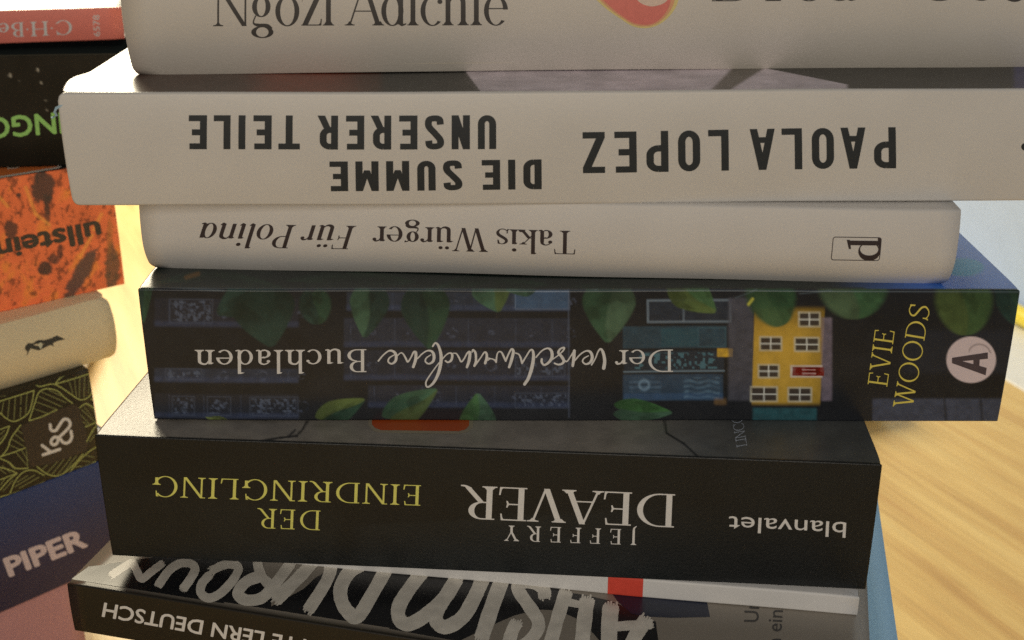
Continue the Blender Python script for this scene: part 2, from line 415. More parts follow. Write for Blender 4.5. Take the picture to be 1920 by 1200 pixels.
#SHEETS_BEGIN
# layout of each printed panel: metres on the panel -> drawing units of its artwork sheet
SHEETS = {
    'adichie_spine': (7295.61, -1163.72, 245.645, -45.8387, -7352.45, 145.822, 0.132103, -1.21221, 1),
    'adichie_top': (7613.08, 2574.61, 214.9, -47.8334, -1053.37, -92.2959, 0.137852, 3.03573, 1),
    'paola_spine': (7376.1, -1189.01, 135.106, -16.217, -7512.24, 388.439, 0.0467361, -1.23855, 1),
    'paola_top': (7658.55, 2845.85, 103.548, -16.838, -1071.85, 175.813, 0.0485257, 3.08899, 1),
    'polina_spine': (6784.77, -1126.5, 276.141, 54.6029, -7117.3, 512.303, -0.157361, -1.17344, 1),
    'polina_top': (6981.37, 3179.33, 255.926, 56.1851, -1004.94, 369.965, -0.161921, 2.89617, 1),
    'evie_spine': (6851.47, -1113.73, 289.692, 5.90755, -7036.64, 788.231, -0.0170251, -1.16014, 1),
    'evie_top': (7172.61, 2844.85, 258.27, 6.18444, -1012.39, 542.385, -0.017823, 2.91764, 1),
    'deaver_spine': (6504.2, -1091.47, 210.918, 74.36, -6896, 1042.58, -0.2143, -1.13695, 1),
    'deaver_top': (6799.45, 3284.73, 176.871, 77.7355, -987.723, 816.042, -0.224027, 2.84654, 1),
    'thin_spine': (6005.96, -1050.94, 276.938, 142.755, -6639.89, 1033.09, -0.411409, -1.09473, 1),
    'thin_top': (6045.74, 3530.67, 272.41, 143.701, -907.29, 999.834, -0.414134, 2.61474, 1),
    'durgun_spine': (5852.06, -1079.28, 138.808, 221.957, -6818.96, 1185.66, -0.639662, -1.12425, 1),
    'durgun_top': (5960.21, 4171, 123.535, 226.059, -927.331, 1096.5, -0.651483, 2.67249, 1),
    'lightblue_spine': (5342.55, -960.226, 353.301, 166.231, -6066.77, 1769.58, -0.479064, -1.00024, 1),
    'lightblue_top': (6056.61, 3900.92, 271.944, 188.449, -926.255, 1198.84, -0.543094, 2.66939, 1),
    'red_spine': (5634.34, -858.293, -1022.33, -180.299, -5422.74, 122.883, 0.519607, -0.894055, 1),
    'red_top': (5699.4, 728.555, -1045.13, -182.381, -731.49, 55.2393, 0.525607, 2.10809, 1),
    'black_spine': (5399.89, -841.97, -1018.49, -89.0991, -5319.61, 350.378, 0.256776, -0.877052, 1),
    'black_top': (5612.46, 1428.99, -1096.06, -92.6066, -754.22, 132.093, 0.266885, 2.1736, 1),
    'orange_spine': (6591.36, -1037.24, -1258.67, -548.286, -6553.32, 866.834, 1.58012, -1.08045, 1),
    'orange_top': (6979.17, -2029.67, -1388.71, -580.545, -756.581, 562.654, 1.67308, 2.1804, 1),
    'cream_spine': (6764.66, -1095.73, -1301.72, -641.565, -6922.88, 1124.11, 1.84894, -1.14138, 1),
    'cream_top': (6983.9, -2697.02, -1370.51, -662.357, -725.374, 976.843, 1.90886, 2.09047, 1),
    'green_spine': (6504.8, -1072.73, -1208.46, -657.504, -6777.57, 1387.3, 1.89487, -1.11743, 1),
    'green_top': (6819.08, -2981.36, -1312.63, -689.271, -691.681, 1162.82, 1.98642, 1.99337, 1),
    'blue_spine': (6165, -1009.14, -1087.38, -607.605, -6375.84, 1612.09, 1.75107, -1.05119, 1),
    'blue_top': (6498.41, -2707.07, -1197.56, -640.464, -665.541, 1372.73, 1.84577, 1.91803, 1),
    'pink_spine': (6223.63, -1019.48, -1257.73, -614.942, -6441.16, 1900.19, 1.77221, -1.06196, 1),
    'pink_top': (6496.61, -2719.64, -1354.46, -641.915, -664.723, 1718.98, 1.84995, 1.91568, 1),
}
#SHEETS_END

def link(name, me, parent=None):
    o = bpy.data.objects.new(name, me); S.collection.objects.link(o)
    if parent: o.parent = parent
    return o
def mesh(name, v, f, m, parent=None, smooth=False):
    me = bpy.data.meshes.new(name); me.from_pydata([tuple(map(float, p)) for p in v], [], [tuple(int(i) for i in q) for q in f]); me.update()
    me.materials.append(m)
    if smooth: me.polygons.foreach_set('use_smooth', [True] * len(me.polygons))
    return link(name, me, parent)
def tag(o, label=None, cat=None, group=None, kind=None):
    if label: o['label'] = label
    if cat: o['category'] = cat
    if group: o['group'] = group
    if kind: o['kind'] = kind

class Book:
    def __init__(s, key, name, label, group, cover_name, spec, col, pages_col=(0.72, 0.66, 0.54),
                 rough=0.5, cspec=0.4, tooth=0.12, nx=40, nspine=None, nd=8, paint=None, paint_top=None, hard=False, dlist=None, topbump=None, tooth_scale=900, coat=0, ntop=None, pages=True, wave=1.0, corner=.0004, asym=1.0, lower=False):
        s.key = key; x, y, z, yaw, L, T, D, bulge, rad = spec; s.L, s.T, s.D, s.bulge, s.rad = L, T, D, bulge, rad
        root = bpy.data.objects.new(name, None); S.collection.objects.link(root); root.empty_display_size = .01
        rw = random.Random(key); s.ph = [rw.uniform(0, 6.28) for _ in range(4)]; s.wa = wave; s.corner = corner; s.asym = asym; s.lower = lower
        root.location = (x, y, z + ZT); root.rotation_euler = (0, 0, R(yaw)); s.root = root
        tag(root, label, 'book', group)
        nspine = nspine or (30 if bulge > .001 else 14)
        th = .0024 if hard else .00035
        # profile: top panel from fore-edge to spine, round the edges, spine, bottom panel
        prof = []
        ds = dlist or [D, D * .6, D * .3, D * .15, .02, .012, .008, .005, .003]
        ds = sorted(set([d for d in ds if d > rad * 1.2 + bulge]), reverse=True)
        for d in ds: prof.append(('top', d, T, d))
        ts = np.linspace(T, 0, nspine + 1)
        for a in np.linspace(0, 1, 6)[0:0]: pass
        # spine with rounded edges
        tt = sorted(set([T - rad * (1 - math.cos(a)) for a in np.linspace(0, math.pi / 2, 6)] + [t for t in ts if rad * 1.05 < t < T - rad * 1.05] + [rad * (1 - math.cos(a)) for a in np.linspace(0, math.pi / 2, 6)]), reverse=True)
        for t in tt: prof.append(('spine', s.prof_y(t), t, t))
        for d in reversed(ds): prof.append(('bottom', d, 0.0, d))
        xs = np.linspace(0, L, nx + 1); n = len(prof)
        V = []; pan = []; A = []; B = []
        for xx in xs:
            for (pn, py, pz, pt) in prof:
                wy, wz = s.wob(xx); V.append((s.endx(xx, pn, pt), py + wy, pz + wz + (topbump(py, xx) if topbump and pn == 'top' else 0))); pan.append(pn); A.append(xx); B.append(pt)
        F = []
        for i in range(nx):
            for j in range(n - 1):
                a = i * n + j; F.append((a, a + n, a + n + 1, a + 1))
        nout = len(F)
        # inner skin and the ends
        cy = D / 2
        inner = []
        for (pn, py, pz, pt) in prof:
            yy = max(py, s.prof_y(pt) if pn == 'spine' else py)
            if pn == 'spine':
                inner.append((min(py + th, D), min(max(pz, th), T - th)))
            else: inner.append((py, (pz - th) if pn == 'top' else th))
        base = len(V); nin = 24
        for xx in np.linspace(0, L, nin + 1):
            wy, wz = s.wob(xx)
            for (py, pz), (pn, _, _, pt) in zip(inner, prof): V.append((s.endx(xx, pn, pt), py + wy, pz + wz)); pan.append('in'); A.append(xx); B.append(0)
        for i in range(nin):
            for j in range(n - 1):
                q_ = base + i * n + j; F.append((q_, q_ + 1, q_ + n + 1, q_ + n))
        last = base + nin * n
        for j in range(n - 1):
            F.append((j, j + 1, base + j + 1, base + j))
            k = nx * n + j; F.append((k + 1, k, last + j, last + j + 1))
        for j in (0, n - 1):
            for i in range(nin):
                i0, i1 = round(i * nx / nin), round((i + 1) * nx / nin)
                F.append((i0 * n + j, i1 * n + j, base + (i + 1) * n + j, base + i * n + j))
        s.nout = nout
        A = np.array(A); B = np.array(B); pan = np.array(pan)
        attr = paint is not None or paint_top is not None
        m = mat('%s_cover' % key, None if attr else col, rough, cspec, attr, tooth, tooth_scale, coat=coat)
        cov = mesh(cover_name, V, F, m, root)
        sm_ = [True] * nout + [False] * (len(F) - nout)
        cov.data.polygons.foreach_set('use_smooth', sm_)
        cov.data.validate(); cov.data.update()
        if attr:
            C = np.tile(np.asarray(col, float), (len(V), 1))
            for p_, fn in (('spine', paint), ('top', paint_top)):
                if fn is None: continue
                k = np.where(pan == p_)[0]
                hk = key + '_' + p_
                U_, V_ = sheetinv(SHEETS[hk])(A[k], B[k]) if hk in SHEETS else (A[k], B[k])
                C[k] = fn(U_, V_, A[k], B[k])
            ca = cov.data.color_attributes.new('Col', 'FLOAT_COLOR', 'POINT')
            ca.data.foreach_set('color', np.c_[C, np.ones(len(C))].astype(np.float32).ravel())
        s.cover = cov
        # page block
        if pages:
            e = .003 if hard else max(.0003, corner + .0001)
            y0 = bulge * .35 + .002; y1 = D - (.004 if hard else .0004)
            P = []; hz0, hz1 = th + .0001, T - th - .0001
            pv = [(xx, yy, zz) for xx in (e, L - e) for yy in (y0, y1) for zz in (hz0, hz1)]
            pf = [(0, 1, 3, 2), (4, 6, 7, 5), (0, 4, 5, 1), (2, 3, 7, 6), (0, 2, 6, 4), (1, 5, 7, 3)]
            mesh('page_block', pv, pf, paper(pages_col), root)
    def prof_y(s, t):
        """depth of the spine surface at height t"""
        h = s.T / 2; u = (t - h) / h
        y = s.bulge * abs(u) ** 2.2 * (s.asym if u > 0 else 1)
        for e in (t, s.T - t):
            if e < s.rad: y = max(y, s.bulge * (1 - s.rad / h) ** 2.2 * (s.asym if u > 0 else 1) + s.rad - math.sqrt(max(0, s.rad ** 2 - (s.rad - e) ** 2)))
        return y
    def endx(s, x, pn, t):
        """the ends of a worn or rounded back draw in at its edges"""
        r = s.corner
        if pn == 'spine':
            e = t if s.lower else min(t, s.T - t); k = r * (1 - math.sqrt(max(0, 1 - (1 - e / r) ** 2))) if e < r else 0
        else: k = 0 if s.lower and pn == 'top' else r * math.exp(-t / .003)
        c = min(x, s.L - x); f = max(0, 1 - c / .012)
        return x + k * f * (1 if x < s.L / 2 else -1)
    def wob(s, x):
        return (s.wa * (.00028 * math.sin(x * 27 + s.ph[0]) + .00014 * math.sin(x * 71 + s.ph[1])), s.wa * (.00016 * math.sin(x * 24 + s.ph[2]) + .00006 * math.sin(x * 83 + s.ph[3])))
    def surf(s, a, t, panel, off):
        p = s.surf_(a, t, panel, off); w_ = s.wob(a); return (p[0], p[1] + w_[0], p[2] + w_[1])
    def surf_(s, a, t, panel, off):
        if panel == 'spine':
            t_ = min(max(t, 0), s.T); dy = (s.prof_y(min(t_ + 1e-5, s.T)) - s.prof_y(max(t_ - 1e-5, 0))) / 2e-5
            nn = math.hypot(1, dy)
            return (a, s.prof_y(t_) - off / nn, t + off * dy / nn)
        return (a, t, s.T + off)
    def put(s, name, v, f, m, panel='spine', off=.00005, parent=None, clip=True):
        """lay a flat drawing (panel metres) on the panel"""
        lim = s.T if panel == 'spine' else s.D
        P = [s.surf(min(max(a, .0001), s.L - .0001), min(max(t, .0001), lim - .0001), panel, off) for a, t in v]
        o = mesh(name, P, f, m, parent or s.cover)
        # make all faces look outwards
        me = o.data; out = Vector((0, -1, 0)) if panel == 'spine' else Vector((0, 0, 1))
        import bmesh
        b = bmesh.new(); b.from_mesh(me)
        for q in b.faces:
            q.normal_update()
            if q.normal.dot(out) < 0: q.normal_flip()
        b.to_mesh(me); b.free()
        return o
    def write(s, name, text, A, B, cap, style, col, panel='spine', off=.00005, m=None, natural=False, parent=None, **kw):
        H = sheetmap(SHEETS[s.key + '_' + panel])
        kw.setdefault('cuts', .12 if s.bulge > .001 and panel == 'spine' else None)
        v, f, wd = text_shape(text, style, **kw)
        A = np.array(A, float); B = np.array(B, float); d = B - A; ln = np.linalg.norm(d); d /= ln
        up = np.array([d[1], -d[0]])
        sx = ln / wd
        pts = [A + d * (px * sx) + up * (py * cap) for px, py in v]
        q = H(pts)
        return s.put(name, q, f, m or ink(col), panel, off, parent)
    def draw(s, name, quads, col, panel='spine', off=.00005, m=None, cuts=None, parent=None):
        H = sheetmap(SHEETS[s.key + '_' + panel])
        v, f = union(quads, cuts)
        return s.put(name, H(v), f, m or ink(col), panel, off, parent)

def paper(c):
    k = 'paper_%d' % int(1000 * c[2] + 1e6 * c[0])
    if k in _mats: return _mats[k]
    m = bpy.data.materials.new(k); m.use_nodes = True; _mats[k] = m
    N = m.node_tree.nodes; Lk = m.node_tree.links; b = N['Principled BSDF']; b.inputs['Roughness'].default_value = .8
    tc = N.new('ShaderNodeTexCoord'); mp = N.new('ShaderNodeMapping'); mp.inputs['Scale'].default_value = (3, 3, 4200)
    nz = N.new('ShaderNodeTexNoise'); nz.inputs['Scale'].default_value = 1; nz.inputs['Detail'].default_value = 2
    r = N.new('ShaderNodeValToRGB'); r.color_ramp.elements[0].position = .35; r.color_ramp.elements[1].position = .6
    r.color_ramp.elements[0].color = (c[0] * .55, c[1] * .52, c[2] * .48, 1); r.color_ramp.elements[1].color = (*c, 1)
    Lk.new(tc.outputs['Object'], mp.inputs[0]); Lk.new(mp.outputs[0], nz.inputs['Vector']); Lk.new(nz.outputs['Fac'], r.inputs[0]); Lk.new(r.outputs[0], b.inputs['Base Color'])
    return m
#PART2
SPECS = {   # x, y, z (below the lens) of the spine's lower left corner, yaw, length, thickness, depth, roundness, edge radius
    'adichie': (-.0995, .3160, -.0634, 2.6, .262, .032, .15, .005, .001),
    'paola': (-.1125, .2973, -.0926, .9, .258, .0292, .145, .0012, .0008),
    'polina': (-.0985, .3062, -.1142, -3.2, .213, .0216, .13, .005, .001),
    'evie': (-.0976, .2952, -.1526, -.35, .2296, .0384, .15, .0004, .0006),
    'deaver': (-.1113, .2867, -.1906, -4.5, .206, .038, .13, .0004, .0004),
    'thin': (-.1054, .2984, -.1966, -9, .1995, .006, .125, .00002, .0006),
    'durgun': (-.1234, .2817, -.2126, -13.7, .2153, .016, .135, .0003, .0005),
    'lightblue': (-.1025, .2786, -.33, -11.5, .206, .1174, .16, .001, .001),
    'red': (-0.37452, 0.4314, -0.08196, 14, 0.228, 0.0126, 0.132, 0.00036, 0.0006),
    'black': (-0.381, 0.42252, -0.124, 7, 0.24, 0.04204, 0.154, 0.0024, .001),
    'orange': (-0.3468, 0.31224, -0.1752, 37.5, 0.24, 0.0512, 0.143, 0.0006, 0.0006),
    'cream': (-0.33408, 0.28032, -0.201, 42.4, 0.24, 0.0258, 0.143, 0.0048, 0.001),
    'green': (-0.32772, 0.27168, -0.24204, 44.9, 0.228, 0.04104, 0.143, 0.0006, 0.0006),
    'blue': (-0.32892, 0.27492, -0.29064, 43.9, 0.24, 0.0486, 0.143, 0.0006, 0.0006),
    'pink': (-0.35268, 0.25452, -0.33, 44, 0.24, 0.03936, 0.143, 0.0006, 0.0006),
}
MAIN = 'books in the big middle stack'
LEFT = 'books in the smaller stack on the left'

# ------------------------------------------------------------------ the table, the wall
def wood():
    m = bpy.data.materials.new('pale_wood'); m.use_nodes = True
    N = m.node_tree.nodes; Lk = m.node_tree.links; b = N['Principled BSDF']
    tc = N.new('ShaderNodeTexCoord'); mp = N.new('ShaderNodeMapping'); mp.vector_type = 'TEXTURE'
    mp.inputs['Rotation'].default_value = (0, 0, R(-65))
    mp.inputs['Scale'].default_value = (.20, .013, .05)
    Lk.new(tc.outputs['Object'], mp.inputs[0])
    n1 = N.new('ShaderNodeTexNoise'); n1.inputs['Scale'].default_value = 1.0; n1.inputs['Detail'].default_value = 8; n1.inputs['Roughness'].default_value = .6; n1.inputs['Distortion'].default_value = .5
    Lk.new(mp.outputs[0], n1.inputs['Vector'])
    mp2 = N.new('ShaderNodeMapping'); mp2.vector_type = 'TEXTURE'; mp2.inputs['Rotation'].default_value = (0, 0, R(-65)); mp2.inputs['Scale'].default_value = (.06, .0024, .02)
    Lk.new(tc.outputs['Object'], mp2.inputs[0])
    n2 = N.new('ShaderNodeTexNoise'); n2.inputs['Scale'].default_value = 1; n2.inputs['Detail'].default_value = 4
    Lk.new(mp2.outputs[0], n2.inputs['Vector'])
    r = N.new('ShaderNodeValToRGB'); e = r.color_ramp.elements
    e[0].position = .3; e[0].color = (.58, .35, .115, 1); e[1].position = .72; e[1].color = (.84, .62, .25, 1)
    x = e.new(.5); x.color = (.73, .50, .18, 1)
    Lk.new(n1.outputs['Fac'], r.inputs[0])
    mx = N.new('ShaderNodeMix'); mx.data_type = 'RGBA'; mx.blend_type = 'MULTIPLY'; mx.inputs['Factor'].default_value = 1
    mr = N.new('ShaderNodeMapRange'); mr.inputs['From Min'].default_value = .3; mr.inputs['From Max'].default_value = .7; mr.inputs['To Min'].default_value = .90; mr.inputs['To Max'].default_value = 1.07
    Lk.new(n2.outputs['Fac'], mr.inputs[0]); Lk.new(r.outputs[0], mx.inputs[6]); Lk.new(mr.outputs[0], mx.inputs[7]); Lk.new(mx.outputs[2], b.inputs['Base Color'])
    b.inputs['Roughness'].default_value = .42
    bp = N.new('ShaderNodeBump'); bp.inputs['Strength'].default_value = .25; bp.inputs['Distance'].default_value = .0006
    Lk.new(n1.outputs['Fac'], bp.inputs['Height']); Lk.new(bp.outputs[0], b.inputs['Normal'])
    return m
e_ = Vector((.33, -.944, 0)).normalized(); n_ = Vector((.944, .33, 0)).normalized(); p0 = Vector((.3138, .693, 0))
def slab(name, a0, a1, o0, o1, z0, z1, m, bev=.002):
    """a board along the table's right edge: a along the edge, o outwards"""
    import bmesh
    b = bmesh.new(); bmesh.ops.create_cube(b, size=1)
    for v in b.verts:
        a = a0 if v.co.x < 0 else a1; o = o0 if v.co.y < 0 else o1; z = z0 if v.co.z < 0 else z1
        p = p0 + e_ * a + n_ * o; v.co = (p.x, p.y, z)
    bmesh.ops.recalc_face_normals(b, faces=b.faces)
    if bev: bmesh.ops.bevel(b, geom=list(b.edges), offset=bev, segments=3, profile=.5, affect='EDGES')
    me = bpy.data.meshes.new(name); b.to_mesh(me); b.free(); me.materials.append(m)
    return link(name, me)
tag(slab('table_top', -1.3, .9, -1.7, 0, -.03, 0, wood()), kind='structure')
wallm = mat('wall_paint', (.47, .59, .84), .7, .3, tooth=.1, tooth_scale=300)
tag(slab('wall', -1.5, 1.0, .102, .16, -.6, .9, wallm, 0), kind='structure')
tag(slab('window_sill', -1.4, 1.0, .0012, .100, -.03, -.001, mat('sill_paint', (.80, .80, .78), .5), .002), kind='structure')

def rounded_box(name, sx, sy, sz, bev, m, loc, yaw, parent=None):
    import bmesh
    b = bmesh.new(); bmesh.ops.create_cube(b, size=1)
    for v in b.verts: v.co = (v.co.x * sx, v.co.y * sy, (v.co.z + .5) * sz)
    bmesh.ops.bevel(b, geom=list(b.edges), offset=bev, segments=5, profile=.5, affect='EDGES')
    me = bpy.data.meshes.new(name); b.to_mesh(me); b.free(); me.materials.append(m)
    me.polygons.foreach_set('use_smooth', [True] * len(me.polygons))
    o = link(name, me, parent); o.location = loc; o.rotation_euler = (0, 0, R(yaw)); return o
white_plastic = mat('white_plastic', (.78, .79, .82), .3, .5)
o = rounded_box('glasses_case', .084, .18, .026, .011, white_plastic, (-.3096, .6876, .0), 7)
tag(o, 'white rounded plastic case lying on the table behind the left stack', 'case')
o = rounded_box('charger', .06, .084, .022, .010, mat('grey_plastic', (.42, .43, .47), .4), (.186, .673, .0), 20)
tag(o, 'small grey rounded plastic block mostly hidden behind the dark green leafy book', 'charger')
# yellow marker pen lying on the sill
def lathe(name, prof, m, parent=None, n=20):
    V = []; F = []
    for (x, r) in prof:
        for k in range(n): a = 2 * math.pi * k / n; V.append((x, r * math.cos(a), r * math.sin(a)))
    for i in range(len(prof) - 1):
        for k in range(n): F.append((i * n + k, i * n + (k + 1) % n, (i + 1) * n + (k + 1) % n, (i + 1) * n + k))
    F.append(tuple(range(n))[::-1]); F.append(tuple(range((len(prof) - 1) * n, len(prof) * n)))
    return mesh(name, V, F, m, parent, True)
pen = bpy.data.objects.new('marker_pen', None); S.collection.objects.link(pen)
pp = p0 + e_ * -.108 + n_ * .070; pen.location = (pp.x, pp.y, .0065); pen.rotation_euler = (0, 0, math.atan2(e_.y, e_.x))
tag(pen, 'yellow marker pen lying on the white sill by the wall', 'pen')
ym = mat('yellow_plastic', (.80, .66, .05), .35)
lathe('barrel', [(0, .004), (.001, .0065), (.085, .0065), (.086, .006)], ym, pen)
lathe('cap', [(.0861, .006), (.087, .0072), (.125, .0070), (.127, .005)], ym, pen)

# ------------------------------------------------------------------ middle stack, from the bottom up
# thick pale blue book
k = 'lightblue'
b = Book(k, 'book', 'thick book with plain sky blue cover lying at the bottom of the middle stack', MAIN, 'cover', SPECS[k], (.16, .40, .66), paint=lambda U, V, s, t: np.tile(lin((150, 52, 44)) * .9, (len(U), 1)), paint_top=lambda U, V, s, d: np.tile(np.array([.40, .70, .98]), (len(U), 1)) * (1 + .06 * fbm(s * 30, d * 30, 3)[:, None]), rough=.45)

# black book with brush lettering
k = 'durgun'
b = Book(k, 'book', 'black paperback with big white brush lettering on top, below the thin white book', MAIN, 'cover', SPECS[k], (.50, .475, .43), paint=lambda U, V, s, t: np.tile(lin((38, 35, 30)), (len(U), 1)), rough=.32, cspec=.5, paint_top=lambda U, V, s, d: np.tile(np.array([.30, .27, .23]), (len(U), 1)))
blackf = mat('black_print', (.012, .013, .016), .28, .5, mottle=.3, mottle_scale=120)
b.draw('black_brush_field', [[(126, 1084), (165, 1064), (190, 1061), (205, 1058.5), (240, 1053), (300, 1044), (420, 1040), (420, 1129)], [(420, 1040), (730, 1045), (730, 1176), (420, 1129)], [(126, 1084), (420, 1129), (420, 1131.5), (122.5, 1086)],
    [(730, 1045), (940, 1060), (1030, 1094), (1060, 1108), (1100, 1115), (1145, 1125), (1180, 1140), (1230, 1165), (1240, 1290), (730, 1178)]], (20, 20, 22), 'top', m=blackf, off=.00003)
b.draw('blue_brush_patch', [[(1139, 1100), (1330, 1100), (1326, 1130), (1331, 1157), (1260, 1158), (1212, 1155), (1185, 1150), (1160, 1128)]], (30, 38, 58), 'top', m=mat('navy_print', (.012, .02, .05), .3, .5), off=.00006)
def brush(P, wd, seed):
    rnd = random.Random(seed); PP = catmull(P, 9); n = len(PP); q = []
    W = [wd * (.92 + .16 * rnd.random()) for _ in range(n)]
    W = [(W[max(i - 1, 0)] + W[i] + W[min(i + 1, n - 1)]) / 3 for i in range(n)]
    q += ribbon(PP, [w_ * 1.18 for w_ in W], False)
    # dry bristle ends
    for end in (0, -1):
        d = PP[end] - PP[1 if end == 0 else -2]; d = d / (np.linalg.norm(d) + 1e-9); nn = np.array([-d[1], d[0]])
        for j in range(5):
            o_ = (j - 2) / 5 * wd; l_ = wd * (.12 + .3 * rnd.random())
            a = PP[end] - d * wd * .2 + nn * o_
            q += ribbon([a, a + d * (wd * .2 + l_)], [wd * .24, wd * .13], False)
    return q
BR = [  # stroke points on the cover sheet
    ([(207, 1081), (228, 1067), (246, 1058), (255, 1072), (264, 1087), (282, 1074), (303, 1058)], 12.5),
    ([(295, 1100), (315, 1072), (336, 1058), (356, 1058), (365, 1068), (355, 1088), (342, 1106)], 14),
    ([(395, 1071), (420, 1060), (442, 1060), (446, 1071), (432, 1094), (410, 1115), (390, 1122), (376, 1112), (378, 1095), (393, 1078)], 14),
    ([(545, 1057), (512, 1100), (489, 1122), (460, 1125), (446, 1112), (462, 1091), (490, 1080)], 18), ([(482, 1055), (490, 1080), (503, 1094)], 16),
    ([(517, 1126), (566, 1077), (590, 1052), (612, 1046), (620, 1060), (612, 1090), (578, 1144)], 20),
    ([(700, 1050), (660, 1068), (640, 1098), (640, 1125), (652, 1146), (670, 1156), (695, 1118), (730, 1056)], 22),
    ([(800, 1062), (770, 1100), (749, 1134), (748, 1158), (764, 1170), (795, 1155), (830, 1124), (857, 1084)], 23),
    ([(845, 1105), (822, 1140), (818, 1163), (836, 1175), (868, 1156), (892, 1115), (910, 1072)], 23),
    ([(948, 1070), (926, 1128), (903, 1196)], 25),
    ([(1022, 1120), (1019, 1103), (1002, 1092), (978, 1091), (972, 1105), (994, 1138), (1010, 1165), (1004, 1188), (975, 1215), (955, 1210), (962, 1180), (970, 1166)], 21),
    ([(1062, 1108), (1048, 1152), (1030, 1215)], 22), ([(1102, 1122), (1096, 1165), (1090, 1225)], 24), ([(1064, 1128), (1100, 1135)], 12),
    ([(1146, 1134), (1143, 1172), (1142, 1235)], 26), ([(1140, 1176), (1180, 1172), (1222, 1170)], 15), ([(1212, 1160), (1190, 1195), (1175, 1235)], 24)]
b.draw('brush_lettering', [q for i, (P, wd) in enumerate(BR) for q in brush(P, wd, i)], (205, 195, 175), 'top', off=.0001, m=mat('brush_white', (.80, .77, .70), .32, .5, mottle=.30, mottle_scale=260))
grey_ink = (50, 45, 40)
b.write('subtitle_lettering', 'Unsere', (1422, 1168), (1426.5, 1068), 27, 'sans', grey_ink, 'top', off=.00008)
b.write('subtitle_lettering', 'in eine ge', (1463, 1222), (1472, 1085), 27, 'sans', grey_ink, 'top', off=.00008)
b.write('spine_lettering', 'BITTE LERN DEUTSCH', (618, 1205.5), (194, 1131.5), 25.5, 'sans', (205, 175, 145), off=.00006, bold=.025, m=ink((215, 190, 160)))

# thin white book
k = 'thin'
b = Book(k, 'book', 'thin white book with a red square on its narrow spine, under the thick charcoal paperback', MAIN, 'cover', SPECS[k], alb((172, 156, 138)), rough=.5)
rl = sheetmap(SHEETS['thin_spine'])([(1140, 1092), (1206, 1096)])[:, 0]
gx = np.linspace(rl[0], rl[1], 9); gt = [.00012, .0003, .0006, .0012, .003, .0048, .0054, .0057, .00588]
b.put('red_label', [(x, t) for x in gx for t in gt], [(a * 9 + c, a * 9 + c + 1, a * 9 + c + 10, a * 9 + c + 9) for a in range(8) for c in range(8)], ink((178, 52, 36)), 'spine', .00008)
b.put('red_label', [(x, t) for x in gx for t in (.0008, .02)], [(a * 2, a * 2 + 1, a * 2 + 3, a * 2 + 2) for a in range(8)], ink((178, 52, 36)), 'top', .00008)

# thick charcoal paperback
k = 'deaver'
def p_dv(U, V, s, t):
    C = np.tile(lin((19, 23, 25)) * 1.0, (len(U), 1))
    n = fbm(U / 60, V / 45, 7, 5)
    C *= (.75 + .6 * n)[:, None]
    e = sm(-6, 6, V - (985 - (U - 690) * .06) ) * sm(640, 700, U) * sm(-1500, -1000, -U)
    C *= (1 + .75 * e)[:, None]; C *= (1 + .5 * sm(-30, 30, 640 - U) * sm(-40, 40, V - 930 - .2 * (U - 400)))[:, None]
    e2 = sm(-2, 2, V - (930 + 12 * np.sin(U / 60))) * sm(820, 840, U) * 0
    C *= (1 - .12 * seg(U, V, 640, 1060, 660, 950, 30, 14))[:, None]
    for (x0, y0, x1, y1, w_) in [(1280, 830, 1308, 856, 4), (1308, 856, 1312, 868, 3), (555, 817, 562, 836, 4), (562, 836, 572, 846, 2)]:
        over(C, seg(U, V, x0, y0, x1, y1, w_, 1.3) * .85, (.002, .002, .002))
    return C
def p_dvtop(U, V, s, d):
    base = lin((116, 112, 106)) * 1.5
    C = np.tile(base, (len(U), 1)) * (.7 + .6 * fbm(U / 30, V / 14, 11, 5))[:, None]
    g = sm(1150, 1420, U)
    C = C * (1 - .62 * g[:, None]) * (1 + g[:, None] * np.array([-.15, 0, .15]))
    crk = [(440, 838, 480, 827), (480, 827, 527, 820), (527, 820, 556, 817), (556, 817, 568, 804), (568, 804, 576, 790), (1246, 790, 1249, 812), (1249, 812, 1282, 832), (1282, 832, 1310, 858), (540, 819, 553, 806)]
    for (x0, y0, x1, y1) in crk: over(C, seg(U, V, x0, y0, x1, y1, 4, 1.4) * .9, (.003, .003, .003))
    return C
b = Book(k, 'book', 'thick charcoal paperback with yellow and white capitals and a cracked concrete cover', MAIN, 'cover', SPECS[k], lin((34, 31, 28)), paint=p_dv, paint_top=p_dvtop, rough=.34, cspec=.5, nx=420, nspine=70, tooth=.45, tooth_scale=1600,
         dlist=[.13, .08, .05, .035] + list(np.arange(.0015, .03, .0004)))
yel = (214, 164, 72)
kw = dict(T=.105, t=.04)
b.write('title_lettering', 'DER', (601, 957), (483, 952), 37, 'roman', yel, **kw, spacing=.13)
b.write('title_lettering', 'EINDRINGLING', (789, 910), (287, 891), 38, 'roman', yel, **kw, spacing=.10)
b.write('author_lettering', 'DEAVER', (1266, 927), (864, 910), 62, 'roman', (206, 190, 168), T=.125, t=.036, spacing=.04)
b.write('author_lettering', 'JEFFERY', (1194, 993), (946, 985), 29, 'roman', (206, 190, 168), T=.13, t=.045, spacing=.52)
b.write('publisher_lettering', 'blanvalet', (1586, 979), (1367, 968), 29, 'sans', (206, 192, 172))
b.write('series_lettering', 'LINCOLN', (1401, 837), (1387, 752), 20, 'roman', (118, 116, 114), 'top', T=.09, t=.05)
lab = [(697, 780), (697, 796), (703, 803), (715, 807), (860, 809), (872, 806), (879, 799), (880, 780)]
rim = [(690, 780), (690, 797), (699, 808), (714, 812), (860, 814), (876, 811), (886, 802), (888, 780)]
b.draw('label_border', [rim], (196, 180, 150), 'top', m=mat('label_rim', (.34, .30, .23), .45), off=.00004)
